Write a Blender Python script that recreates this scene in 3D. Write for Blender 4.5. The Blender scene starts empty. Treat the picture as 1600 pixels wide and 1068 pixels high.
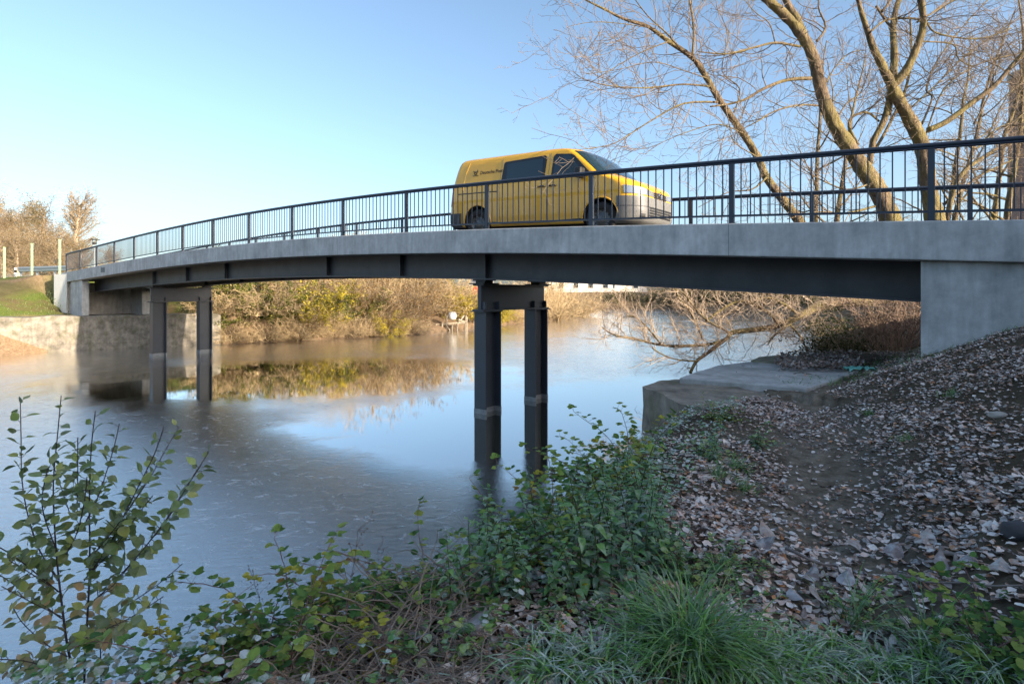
import bpy, bmesh, math, random
import numpy as np
from mathutils import Vector, Matrix
R = math.radians
S = bpy.context.scene
COL = S.collection
rng = np.random.default_rng(7)
random.seed(7)

# ------------------------------------------------------------------ camera, sky, sun
CAMZ = 2.78; F = 889.0; CX = 800.0; HY = 455.0
cam = bpy.data.cameras.new('camera'); cam.lens = 20.0; cam.sensor_width = 36.0
cam.shift_y = -(534.0-HY)/1600.0; cam.clip_start = 0.05; cam.clip_end = 3000
camo = bpy.data.objects.new('camera', cam); COL.objects.link(camo)
camo.location = (0, 0, CAMZ); camo.rotation_euler = (R(90), 0, 0); S.camera = camo

SUN_EL = 15.0
BD = np.array([-.789, .614]); BN = np.array([.614, .789])          # along the bridge, across it (away from camera)
sd = -BD + 0.03*BN; sd = sd/np.linalg.norm(sd)                     # horizontal direction towards the sun
az = math.atan2(sd[0], sd[1])                                      # clockwise from +Y
W = bpy.data.worlds.new('World'); S.world = W; W.use_nodes = True
nt = W.node_tree; bg = nt.nodes['Background']
sky = nt.nodes.new('ShaderNodeTexSky'); sky.sky_type = 'NISHITA'; sky.sun_disc = False
sky.sun_elevation = R(SUN_EL); sky.sun_rotation = az; sky.air_density = 0.8; sky.dust_density = 2.5; sky.ozone_density = 2.2
hs = nt.nodes.new('ShaderNodeHueSaturation'); hs.inputs['Saturation'].default_value = 0.93; hs.inputs["Hue"].default_value = 0.492
nt.links.new(sky.outputs[0], hs.inputs['Color']); nt.links.new(hs.outputs[0], bg.inputs[0]); bg.inputs[1].default_value = 0.15
sl = bpy.data.lights.new('sun', 'SUN'); sl.energy = 4.7; sl.angle = R(0.5); sl.color = (1.0, .85, .66)
so = bpy.data.objects.new('sun', sl); COL.objects.link(so)
tos = Vector((sd[0]*math.cos(R(SUN_EL)), sd[1]*math.cos(R(SUN_EL)), math.sin(R(SUN_EL))))
so.rotation_euler = tos.to_track_quat('Z', 'Y').to_euler(); so.location = (30, -20, 30)
S.view_settings.view_transform = 'Standard'; S.view_settings.look = 'None'
S.view_settings.gamma = 1; S.view_settings.use_curve_mapping = False
S.view_settings.exposure = 1.27
try:
    S.cycles.max_bounces = 6; S.cycles.transparent_max_bounces = 8; S.cycles.caustics_reflective = False
except Exception: pass

# ------------------------------------------------------------------ helpers
def tag(o, label=None, cat=None, group=None, kind=None):
    if label: o['label'] = label
    if cat: o['category'] = cat
    if group: o['group'] = group
    if kind: o['kind'] = kind
    return o
def empty(name, loc=(0, 0, 0), label=None, cat=None, group=None):
    o = bpy.data.objects.new(name, None); COL.objects.link(o); o.location = loc; o.empty_display_size = .2
    return tag(o, label, cat, group)
def link(name, me, parent=None, loc=None):
    o = bpy.data.objects.new(name, me); COL.objects.link(o)
    if parent is not None: o.parent = parent
    if loc is not None: o.location = loc
    return o
def copy_tree(o, parent=None):
    c = o.copy(); COL.objects.link(c)
    if parent is not None: c.parent = parent
    for ch in list(o.children): copy_tree(ch, c)
    return c

class MB:
    """collects geometry for one mesh"""
    def __init__(s): s.v = []; s.f = []; s.n = 0; s.c = []; s.hasc = False; s.mi = []
    def add(s, v, f, col=None, mi=0):
        v = np.asarray(v, float); s.v.append(v)
        for q in f: s.f.append(tuple(int(i)+s.n for i in q)); s.mi.append(mi)
        if col is not None:
            s.hasc = True; c = np.asarray(col, float)
            s.c.append(np.tile(c, (len(v), 1)) if c.ndim == 1 else c)
        else: s.c.append(np.ones((len(v), 3)))
        s.n += len(v)
    def addarr(s, v, farr, col=None):
        v = np.asarray(v, float); s.v.append(v)
        s.f.extend((np.asarray(farr)+s.n).tolist()); s.mi.extend([0]*len(farr))
        if col is not None: s.hasc = True; s.c.append(np.asarray(col, float))
        else: s.c.append(np.ones((len(v), 3)))
        s.n += len(v)
    def prism(s, poly, z0, z1, mi=0):
        """poly list of xy (ccw), z0/z1 scalars or lists"""
        n = len(poly); z0 = [z0]*n if np.isscalar(z0) else z0; z1 = [z1]*n if np.isscalar(z1) else z1
        v = [(p[0], p[1], z) for p, z in zip(poly, z0)]+[(p[0], p[1], z) for p, z in zip(poly, z1)]
        f = [tuple(range(n-1, -1, -1)), tuple(range(n, 2*n))]+[(i, (i+1) % n, n+(i+1) % n, n+i) for i in range(n)]
        s.add(v, f, mi=mi)
    def box(s, a, b, M=None):
        x0, y0, z0 = a; x1, y1, z1 = b
        v = np.array([(x0, y0, z0), (x1, y0, z0), (x1, y1, z0), (x0, y1, z0), (x0, y0, z1), (x1, y0, z1), (x1, y1, z1), (x0, y1, z1)], float)
        if M is not None: v = np.array([M @ Vector(p) for p in v])
        s.add(v, [(3, 2, 1, 0), (4, 5, 6, 7), (0, 1, 5, 4), (1, 2, 6, 5), (2, 3, 7, 6), (3, 0, 4, 7)])
    def tube(s, pts, rad, sides=6, cap=True, col=None):
        P = np.asarray(pts, float); n = len(P)
        rad = np.full(n, rad) if np.isscalar(rad) else np.asarray(rad, float)
        T = np.gradient(P, axis=0); T /= (np.linalg.norm(T, axis=1)[:, None]+1e-9)
        ref = np.array([0, 0, 1.]) if abs(T.mean(0)[2]) < .8*np.linalg.norm(T.mean(0)) else np.array([1., .1, 0])
        A = np.cross(T, ref); A /= (np.linalg.norm(A, axis=1)[:, None]+1e-9); B = np.cross(T, A)
        th = np.arange(sides)*2*math.pi/sides
        V = P[:, None, :]+rad[:, None, None]*(np.cos(th)[None, :, None]*A[:, None, :]+np.sin(th)[None, :, None]*B[:, None, :])
        i = np.arange(n-1)[:, None]*sides; j = np.arange(sides)[None, :]; k = (j+1) % sides
        fa = np.stack([i+j, i+sides+j, i+sides+k, i+k], -1).reshape(-1, 4)
        c = None if col is None else np.tile(np.asarray(col, float), (n*sides, 1))
        base = s.n; s.addarr(V.reshape(-1, 3), fa, c)
        if cap and sides > 3:
            s.f.append(tuple(base+q for q in range(sides))); s.f.append(tuple(base+(n-1)*sides+q for q in range(sides-1, -1, -1))); s.mi += [0, 0]
    def lathe(s, prof, M, seg=24):
        """prof (r, h) revolved round local Z"""
        th = np.arange(seg)*2*math.pi/seg; V = []
        for r, h in prof:
            for t in th: V.append(M @ Vector((r*math.cos(t), r*math.sin(t), h)))
        f = []
        for i in range(len(prof)-1):
            for j in range(seg): k = (j+1) % seg; f.append((i*seg+j, i*seg+k, (i+1)*seg+k, (i+1)*seg+j))
        s.add(np.array(V), f)
    def mesh(s, name, mats, smooth=False):
        me = bpy.data.meshes.new(name)
        V = np.concatenate(s.v) if s.v else np.zeros((0, 3))
        me.from_pydata(V.tolist(), [], s.f)
        for m in (mats if isinstance(mats, (list, tuple)) else [mats]): me.materials.append(m)
        if any(s.mi): me.polygons.foreach_set('material_index', s.mi)
        if s.hasc:
            a = me.attributes.new('col', 'FLOAT_COLOR', 'POINT')
            c = np.concatenate(s.c); c = np.hstack([c, np.ones((len(c), 1))]); a.data.foreach_set('color', c.ravel())
        if smooth: me.polygons.foreach_set('use_smooth', [True]*len(me.polygons))
        me.update(); return me
    def build(s, name, mats, parent=None, smooth=False, loc=None):
        return link(name, s.mesh(name, mats, smooth), parent, loc)

def bev(o, w=.01, seg=2):
    m = o.modifiers.new('bevel', 'BEVEL'); m.width = w; m.segments = seg; m.limit_method = 'ANGLE'; m.angle_limit = R(35); return o

# ------------------------------------------------------------------ materials
def new_mat(name):
    m = bpy.data.materials.new(name); m.use_nodes = True
    return m, m.node_tree, m.node_tree.nodes['Principled BSDF']
def N(nt, typ, **kw):
    n = nt.nodes.new(typ)
    for k, v in kw.items():
        if k.startswith('i_'): n.inputs[k[2:].replace('_', ' ')].default_value = v
        else: setattr(n, k, v)
    return n
def pos(nt, scale=(1, 1, 1), obj=False):
    m = N(nt, 'ShaderNodeMapping'); m.inputs['Scale'].default_value = scale
    if obj: t = N(nt, 'ShaderNodeTexCoord'); nt.links.new(t.outputs['Object'], m.inputs[0])
    else: g = N(nt, 'ShaderNodeNewGeometry'); nt.links.new(g.outputs['Position'], m.inputs[0])
    return m.outputs[0]
def noise(nt, vec, scale, detail=4, rough=.6, dist=0):
    n = N(nt, 'ShaderNodeTexNoise', i_Scale=scale, i_Detail=detail, i_Roughness=rough, i_Distortion=dist)
    nt.links.new(vec, n.inputs['Vector']); return n.outputs['Fac']
def ramp(nt, fac, stops):
    r = N(nt, 'ShaderNodeValToRGB'); e = r.color_ramp.elements
    while len(e) < len(stops): e.new(.5)
    for el, (p, c) in zip(e, stops):
        el.position = p; el.color = (*c, 1) if hasattr(c, '__len__') else (c, c, c, 1)
    nt.links.new(fac, r.inputs[0]); return r.outputs[0]
def mix(nt, fac, a, b, mode='MIX'):
    m = N(nt, 'ShaderNodeMix', data_type='RGBA', blend_type=mode)
    for sock, v in ((m.inputs[0], fac), (m.inputs[6], a), (m.inputs[7], b)):
        if isinstance(v, bpy.types.NodeSocket): nt.links.new(v, sock)
        elif hasattr(v, '__len__'): sock.default_value = (*v, 1) if len(v) == 3 else v
        else: sock.default_value = v
    return m.outputs[2]
def math_(nt, op, a, b=0.0, clamp=False):
    m = N(nt, 'ShaderNodeMath', operation=op, use_clamp=clamp)
    for sock, v in ((m.inputs[0], a), (m.inputs[1], b)):
        if isinstance(v, bpy.types.NodeSocket): nt.links.new(v, sock)
        else: sock.default_value = v
    return m.outputs[0]
def bump(nt, bsdf, h, strength=.3, dist=.02):
    b = N(nt, 'ShaderNodeBump', i_Strength=strength, i_Distance=dist)
    nt.links.new(h, b.inputs['Height']); nt.links.new(b.outputs[0], bsdf.inputs['Normal']); return b
def simple(name, col, rough=.6, metal=0, var=.0, scale=6, bmp=0, bscale=40, spec=.5, coat=0):
    m, t, b = new_mat(name); b.inputs['Roughness'].default_value = rough; b.inputs['Metallic'].default_value = metal
    b.inputs['Specular IOR Level'].default_value = spec; b.inputs['Coat Weight'].default_value = coat; b.inputs['Coat Roughness'].default_value = .05
    if var:
        p = pos(t); f = noise(t, p, scale, 6)
        c = ramp(t, f, [(.25, tuple(x*(1-var) for x in col)), (.75, tuple(min(1, x*(1+var)) for x in col))])
        t.links.new(c, b.inputs['Base Color'])
    else: b.inputs['Base Color'].default_value = (*col, 1)
    if bmp: bump(t, b, noise(t, pos(t), bscale, 5), bmp, .01)
    return m
def concrete(name, col, stain=.35, scale=1.0, moss=0):
    m, t, b = new_mat(name); p = pos(t); ps = pos(t, (2.2, 2.2, .35))
    f1 = noise(t, p, 1.6*scale, 8, .65); f2 = noise(t, ps, 3*scale, 5); f3 = noise(t, p, 60, 3); f4 = noise(t, p, 9*scale, 6, .7)
    c = ramp(t, f1, [(.3, tuple(x*(1-stain) for x in col)), (.7, tuple(x*1.12 for x in col))])
    c = mix(t, .55, c, ramp(t, f2, [(.35, .62), (.6, 1.0)]), 'MULTIPLY')
    c = mix(t, .6, c, ramp(t, f4, [(.3, .75), (.62, 1.05)]), 'MULTIPLY')
    vo = N(t, 'ShaderNodeTexVoronoi', i_Scale=14); t.links.new(p, vo.inputs['Vector'])
    pit = ramp(t, vo.outputs['Distance'], [(.03, .25), (.055, 1.0)])
    c = mix(t, .5, c, pit, 'MULTIPLY')
    if moss: c = mix(t, ramp(t, noise(t, p, 2.5, 6), [(.5, 0.), (.68, moss)]), c, (.10, .10, .03))
    t.links.new(c, b.inputs['Base Color']); b.inputs['Roughness'].default_value = .85
    bump(t, b, mix(t, .4, f3, f4), .35, .01); return m
M_conc = concrete('bridge_concrete', (.62, .62, .61), .32)
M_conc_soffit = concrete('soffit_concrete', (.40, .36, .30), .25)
M_wall = concrete('old_wall_concrete', (.40, .355, .29), .72, 1.6, .55)
M_block = concrete('weathered_concrete', (.36, .30, .235), .65, 2.2, .6)
M_slab = concrete('slab_concrete', (.55, .54, .52), .4, 1.5, .3)
M_white = simple('white_concrete', (.75, .74, .70), .8, var=.08)
M_steel = simple('anthracite_paint', (.055, .063, .078), .42, var=.12, scale=3, bmp=.05)
M_girder = simple('girder_paint', (.075, .078, .088), .5, var=.3, scale=2, bmp=.08)
M_rail = simple('railing_paint', (.030, .040, .062), .4, var=.12, scale=5)
M_base = simple('column_foot_galvanised', (.30, .31, .31), .55, var=.3, scale=8)
M_asph = simple('asphalt', (.06, .06, .06), .9, var=.2, bmp=.4, bscale=150)
M_galv = simple('galvanised', (.45, .47, .48), .4, .6, var=.15)
M_green = simple('green_post_paint', (.36, .52, .26), .5, var=.12)
M_black = simple('black_plastic', (.012, .012, .013), .5)
M_tyre = simple('tyre', (.02, .02, .02), .8, bmp=.2, bscale=90)
M_bump = simple('bumper_plastic', (.15, .148, .145), .5, var=.08)
M_bdark = simple('dark_bumper', (.05, .052, .056), .6)
M_rim = simple('rim', (.13, .135, .14), .4, .5)
M_lamp = simple('headlight_glass', (.38, .40, .43), .06, .6, spec=.8)
M_red = simple('tail_light', (.5, .01, .015), .2)
M_chrome = simple('chrome', (.6, .6, .6), .15, 1.0)
M_wood = simple('weathered_wood', (.34, .28, .20), .85, var=.35, scale=10)
M_stone = simple('stone', (.34, .31, .27), .85, var=.25, scale=12, bmp=.4)
M_roof = simple('red_roof', (.15, .045, .03), .8, var=.2)
M_teal = simple('teal_plastic', (.14, .42, .36), .4, var=.2)
M_render = simple('pale_render', (.70, .66, .60), .9, var=.05)
M_glassd = simple('window_dark', (.03, .04, .05), .15)

def yellow():
    m, t, b = new_mat('van_yellow'); b.inputs['Roughness'].default_value = .32
    b.inputs['Coat Weight'].default_value = .8; b.inputs['Coat Roughness'].default_value = .04
    p = pos(t); f = noise(t, p, 3, 6); g = N(t, 'ShaderNodeNewGeometry')
    c = ramp(t, f, [(.3, (.78, .40, .012)), (.7, (.84, .44, .018))])
    so_ = N(t, 'ShaderNodeSeparateXYZ'); t.links.new(pos(t, obj=True), so_.inputs[0]); dirt = math_(t, 'MULTIPLY', ramp(t, so_.outputs[2], [(.3, .55), (.85, .0)]), ramp(t, noise(t, pos(t, (1, 1, .4)), 7, 6), [(.3, .3), (.7, 1.)]))
    c = mix(t, dirt, c, (.30, .22, .12)); t.links.new(c, b.inputs['Base Color']); t.links.new(math_(t, 'ADD', .26, dirt), b.inputs['Roughness']); return m
M_yellow = yellow()
def glass():
    m, t, b = new_mat('van_glass'); b.inputs['Base Color'].default_value = (.012, .03, .042, 1); b.inputs['Roughness'].default_value = .03
    b.inputs['IOR'].default_value = 1.5; b.inputs['Coat Weight'].default_value = .3; return m
M_glass = glass()
def glass2():
    m, t, b = new_mat('van_clear_glass'); t.nodes.remove(b)
    gl = N(t, 'ShaderNodeBsdfGlossy'); gl.inputs['Roughness'].default_value = .02
    tr = N(t, 'ShaderNodeBsdfTransparent'); tr.inputs[0].default_value = (.55, .62, .62, 1)
    fr = N(t, 'ShaderNodeFresnel', i_IOR=1.5); mx = N(t, 'ShaderNodeMixShader')
    t.links.new(math_(t, 'MULTIPLY', fr.outputs[0], 1.3, True), mx.inputs[0]); t.links.new(tr.outputs[0], mx.inputs[1]); t.links.new(gl.outputs[0], mx.inputs[2])
    t.links.new(mx.outputs[0], t.nodes['Material Output'].inputs[0]); return m

def bark(name, c0, c1, mossc, amount):
    m, t, b = new_mat(name); p = pos(t, (1, 1, .25)); pm = pos(t)
    f = noise(t, p, 9, 7, .75, .8); c = ramp(t, f, [(.36, c0), (.62, c1)])
    c = mix(t, ramp(t, noise(t, pm, 1.5, 5), [(.42, 0.), (.62, amount)]), c, mossc)
    t.links.new(c, b.inputs['Base Color']); b.inputs['Roughness'].default_value = .9
    bump(t, b, f, 1.0, .12); return m
M_bark = bark('bark', (.05, .035, .024), (.28, .20, .125), (.24, .20, .055), .7)
M_twig = simple('twig_bark', (.20, .15, .105), .85, var=.35, scale=3)
M_twigd = simple('bare_twig', (.44, .34, .25), .85, var=.35, scale=3)
M_shrubst = simple('shrub_stem', (.05, .032, .03), .6, var=.3, scale=20)
def leafmat(name, frost=.0, trans=.3, rough=.55):
    m, t, b = new_mat(name); a = N(t, 'ShaderNodeAttribute', attribute_name='col')
    p = pos(t); f = noise(t, p, 55, 4); c = mix(t, .5, a.outputs['Color'], ramp(t, f, [(.3, .55), (.7, 1.15)]), 'MULTIPLY')
    if frost:
        fr = ramp(t, noise(t, p, 24, 6, .7), [(.44, 0.), (.62, frost)]); c = mix(t, fr, c, (.68, .70, .70))
    t.links.new(c, b.inputs['Base Color']); b.inputs['Roughness'].default_value = rough; b.inputs['Specular IOR Level'].default_value = .15
    if trans:
        tr = N(t, 'ShaderNodeBsdfTranslucent'); t.links.new(c, tr.inputs[0]); mx = N(t, 'ShaderNodeMixShader'); mx.inputs[0].default_value = trans
        t.links.new(b.outputs[0], mx.inputs[1]); t.links.new(tr.outputs[0], mx.inputs[2]); t.links.new(mx.outputs[0], t.nodes['Material Output'].inputs[0])
    return m
M_leaf = leafmat('leaf'); M_leaff = leafmat('frosty_leaf', .36, .2); M_litter = leafmat('fallen_leaf', .55, .1, .8); M_rime = leafmat('rimed_leaf', .85, .15, .8)
M_grassf = leafmat('frosty_grass', .75, .2, .8); M_grass = leafmat('grass_blade', .28, .25); M_leafs = leafmat('shrub_leaf', .22, .35, .45); M_far = leafmat('far_leaf', 0, .4, .8)

# ------------------------------------------------------------------ coordinates
P0 = np.array([5.38, 7.3])
def B(t, w): return P0+t*BD+w*BN
def B3(t, w, z): p = B(t, w); return (p[0], p[1], z)
def tw(x, y):
    dx, dy = x-P0[0], y-P0[1]; return dx*BD[0]+dy*BD[1], dx*BN[0]+dy*BN[1]
def px(x, y, Y): return np.array([(x-CX)/F*Y, Y, CAMZ-(y-HY)/F*Y])
POST_T = [0, 2.5, 5.0, 7.5, 10, 12.47, 14.9, 17.37, 19.8, 22.2, 24.5, 26.9, 29.2, 31.5, 33.9, 36.1]
KH = [.903, 1.043, 1.165, 1.285, 1.385, 1.455, 1.487, 1.492, 1.478, 1.44, 1.378, 1.308, 1.232, 1.145, 1.05, .954]
_pf = np.polyfit([-2.4]+POST_T, [.74]+KH, 4)
def zk(t): return CAMZ+np.polyval(_pf, t)

# ------------------------------------------------------------------ terrain
RIVER = np.array([(-90, -25), (-20, 0), (-8, 2.6), (-5, 3), (-3, 3.4), (-1.7, 4.0), (-.7, 4.6), (.3, 5.6), (1.66, 7.26), (5.4, 10.5), (6.4, 12),
    (16.7, 27.5), (29, 50), (31, 75), (26, 90), (14.4, 91.5), (-60, 118), (-60, 104), (11.7, 77), (3, 52.6), (-2.9, 43.4), (-5.8, 36.9), (-11.1, 33),
    (-15.3, 29.9), (-21.2, 26.2), (-22.3, 24.3), (-30, 20), (-90, 4)], float)
def sdist(x, y, poly=RIVER):
    """distance to river edge, positive on land"""
    x = np.asarray(x, float); y = np.asarray(y, float); d = np.full(x.shape, 1e9); ins = np.zeros(x.shape, bool)
    for i in range(len(poly)):
        a = poly[i]; b = poly[(i+1) % len(poly)]; e = b-a
        h = np.clip(((x-a[0])*e[0]+(y-a[1])*e[1])/(e@e), 0, 1)
        d = np.minimum(d, np.hypot(x-a[0]-h*e[0], y-a[1]-h*e[1]))
        c = ((a[1] > y) != (b[1] > y))
        with np.errstate(divide='ignore', invalid='ignore'): xi = (b[0]-a[0])*(y-a[1])/(b[1]-a[1]+1e-12)+a[0]
        ins ^= c & (x < xi)
    return np.where(ins, -d, d)
_S = [(-74, -57), (-12, -14), (-2.7, -5.9), (-.6, -4.1), (.92, -3.35), (2.18, -3.15), (3.26, -3.12), (4.66, -3.12), (6.8, -3.03), (11.64, -1.98), (13.4, -2.1), (32, -3.1), (57.4, -6.8)]
_E = [(-74, -55), (-12, -13), (-2.2, -4.6), (-.54, -2.72), (.44, -1.65), (1.18, -1.30), (2.54, -1.30), (3.8, -1.6), (5.98, -1.9), (6.9, -2.5), (7.3, -2.8), (11.64, -1.75), (14, .2), (32, 0), (57.4, -3.8)]
_F = [(-74, -40), (-12, -6), (-.44, 1.08), (1.4, .2), (3.54, -.28), (5.8, -.6), (7.78, -.96), (9.34, -.88), (12.6, -.5), (17.2, .6), (32, 1), (57.4, -2.8)]
_tab = lambda T: (np.array([p[0] for p in T]), np.array([p[1] for p in T]))
def gp(x, y, z): Y = (CAMZ-z)*F/(y-HY); return ((x-CX)/F*Y, Y)
BLOCK = np.array([gp(*q, 1.63) for q in ((1003, 600), (1100, 640), (1150, 630), (1200, 612), (1190, 600), (1064, 588), (1024, 593))])
def hash_noise(x, y, s, seed=0):
    """smooth value noise"""
    X = x*s+seed*17.3; Y = y*s-seed*9.1; xi = np.floor(X); yi = np.floor(Y); fx = X-xi; fy = Y-yi
    fx = fx*fx*(3-2*fx); fy = fy*fy*(3-2*fy)
    h = lambda a, b: np.modf(np.abs(np.sin(a*127.1+b*311.7)*43758.5453))[0]
    return (h(xi, yi)*(1-fx)+h(xi+1, yi)*fx)*(1-fy)+(h(xi, yi+1)*(1-fx)+h(xi+1, yi+1)*fx)*fy-.5
def Hf(x, y):
    x = np.asarray(x, float); y = np.asarray(y, float)
    d = sdist(x, y)
    land = np.interp(d, [-3, -.3, 0, .35, 3, 8, 25, 60], [-1.2, -.25, -.03, .25, 1.1, 2.2, 2.9, 3.1])
    wl = np.interp(d, [-3, -.1, .42, .62, 1.0, 2.0, 5.5, 8, 30], [-1.0, -.8, -.7, 1.3, 1.56, 1.7, 3.15, 3.4, 3.5])
    inwall = (x < -14.0) & (x > -21.4) & (y > 15) & (y < 60)
    deb = np.interp(d, [-3, 0, 1.3, 2.2, 5.5, 8, 30], [-1.0, -.02, 1.3, 1.65, 3.1, 3.4, 3.5])
    z = np.where(inwall, wl, np.where((x <= -21.4) & (y > 5) & (y < 60), deb, land))
    a = .6*x+.8*y; b = .8*x-.6*y
    bs, be, bf = (np.interp(a, *_tab(T)) for T in (_S, _E, _F))
    base = np.interp(a, [0, 1.5, 4, 6.5, 60], [1.80, 1.76, 1.64, 1.63, 1.7])
    fr = np.clip((b-bs)/(be-bs+1e-6), -3, 1)
    zr = np.where(fr < 0, np.maximum(fr*.8, -1.2), base*(.55*np.sin(np.clip(fr, 0, 1)*math.pi/2)+.45*np.clip(fr, 0, 1)))
    s = np.maximum(0, b-bf); zr = zr+np.where(fr >= .999, np.minimum(.43*s, 2.0+1.7*np.clip((7-a)/3, 0, 1)), 0)  # bank top out of view raised extra high to shade the foreground
    zr = zr-.10*np.exp(-((b-(bf-.25))/.45)**2)*(fr >= .999)*(a < 7)
    right = (b > bs-4) & (a < 56) & (b > -58) & ((y < x*2+30) & (b-bs > -4)) & (d > -4.5)
    # only on the near side of the river
    right &= (b > np.interp(a, [-74, 0, 12, 57], [-60, -12, -6, -10]))
    z = np.where(right, zr, z)
    t, w = tw(x, y)
    z = np.where((t > 30.5) & (t < 37.8) & (w > -.35) & (w < 4.2) & (z > 1.5), 1.56, z)
    emb = 3.63-.55*np.maximum(0, np.abs(w-1.9)-2.6)
    z = np.where((t > 37.9), np.maximum(z, emb), z)
    z = np.where((t < .05) & (w > .12) & (w < 3.7), np.maximum(z, 3.55), z)
    nz = .05*hash_noise(x, y, 1.7, 1)+.035*hash_noise(x, y, 5, 2)+.018*hash_noise(x, y, 13, 3)
    z = np.where(sdist(x, y, BLOCK) < -.03, np.minimum(z, 1.45), z)
    far = .5*hash_noise(x, y, .06, 4)
    z = z+np.where(z > .05, nz, 0)+np.where((d > 12), far, 0)*(~((t > 30) & (np.abs(w-1.9) < 8)))
    return z
def axis(lo, hi, a, b, fine, grow):
    c = list(np.arange(a, b, fine)); s = fine
    while c[-1] < hi: s = min(s*grow, 40); c.append(c[-1]+s)
    s = fine
    while c[0] > lo: s = min(s*grow, 40); c.insert(0, c[0]-s)
    return np.array(c)
gx = axis(-900, 900, -3.0, 7.0, .055, 1.035); gy = axis(-500, 1300, 0.6, 9.5, .055, 1.03)
GX, GY = np.meshgrid(gx, gy); GZ = Hf(GX, GY)
nx, ny = len(gx), len(gy)
i = np.arange(ny-1)[:, None]*nx; j = np.arange(nx-1)[None, :]
fa = np.stack([i+j, i+j+1, i+nx+j+1, i+nx+j], -1).reshape(-1, 4)
g = MB(); V = np.stack([GX, GY, GZ], -1).reshape(-1, 3)
# zone: r = grass amount, g = soil wear along the path, b = dry litter
dR = sdist(GX, GY); A_ = .6*GX+.8*GY; B_ = .8*GX-.6*GY
grass = np.where((GX < -19) & (GY > 24) & (dR > 1.2), 1.0, 0.0); tt, ww = tw(GX, GY)
grass = np.where((tt > 27) & (tt < 36) & (dR > .8) & (ww < 6.5), 1.0, grass); grass = np.where((tt > 30) & (tt < 36.2) & (ww > -.3) & (ww < 4), 0, grass)
grass = np.where((GX < -24.5) & (dR > 3.5) & (dR < 7.5), .25, grass)
bfv = np.interp(A_, *_tab(_F))
path = np.exp(-((B_-(bfv-.35))/.5)**2)*(A_ > 0)*(A_ < 9)
dry = np.where((GX <= -20.9) & (dR < 1.9) & (GY > 15), 1.0, 0.0)
dry = np.where((GY > 30) & (dR >= 0) & (grass < .5), .8, dry)
g.addarr(V, fa, np.stack([grass, path, dry], -1).reshape(-1, 3))
def ground_mat():
    m, t, b = new_mat('soil'); p = pos(t); a = N(t, 'ShaderNodeAttribute', attribute_name='col')
    sp = N(t, 'ShaderNodeSeparateColor'); t.links.new(a.outputs['Color'], sp.inputs[0])
    f1 = noise(t, p, 3, 8, .7); f2 = noise(t, p, 38, 6, .75); f3 = noise(t, p, 9, 6)
    c = ramp(t, f1, [(.3, (.040, .030, .019)), (.7, (.14, .105, .07))])
    c = mix(t, .7, c, ramp(t, f2, [(.3, .45), (.65, 1.3)]), 'MULTIPLY')
    c = mix(t, math_(t, 'MULTIPLY', sp.outputs[1], ramp(t, f3, [(.35, .2), (.65, .95)])), c, mix(t, .6, (.28, .24, .185), ramp(t, f2, [(.3, .6), (.65, 1.2)]), 'MULTIPLY'))
    gr = mix(t, ramp(t, noise(t, p, 14, 6), [(.3, 0.), (.7, 1.)]), (.07, .105, .02), (.17, .20, .045))
    gm = math_(t, 'MULTIPLY', sp.outputs[0], ramp(t, noise(t, p, .55, 5, .6), [(.36, .08), (.52, 1.)]))
    c = mix(t, math_(t, 'MULTIPLY', sp.outputs[0], .9), c, (.16, .105, .06))
    c = mix(t, gm, c, gr)
    c = mix(t, sp.outputs[2], c, ramp(t, noise(t, p, 11, 6, .8), [(.3, (.12, .07, .035)), (.7, (.42, .30, .19))]))
    t.links.new(c, b.inputs['Base Color']); b.inputs['Roughness'].default_value = .95; b.inputs['Specular IOR Level'].default_value = .1
    bump(t, b, mix(t, .5, f2, f3), 1.0, .03); return m
go = g.build('ground', ground_mat(), smooth=True); tag(go, kind='structure')

def pick(x, y, ymin=.5, ymax=60):
    """ground point under a photo pixel"""
    Y = np.geomspace(ymin, ymax, 900); X = (x-CX)/F*Y; Z = CAMZ-(y-HY)/F*Y
    h = Hf(X, Y); k = np.argmax(Z <= h)
    return np.array([X[k], Y[k], h[k]])

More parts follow.
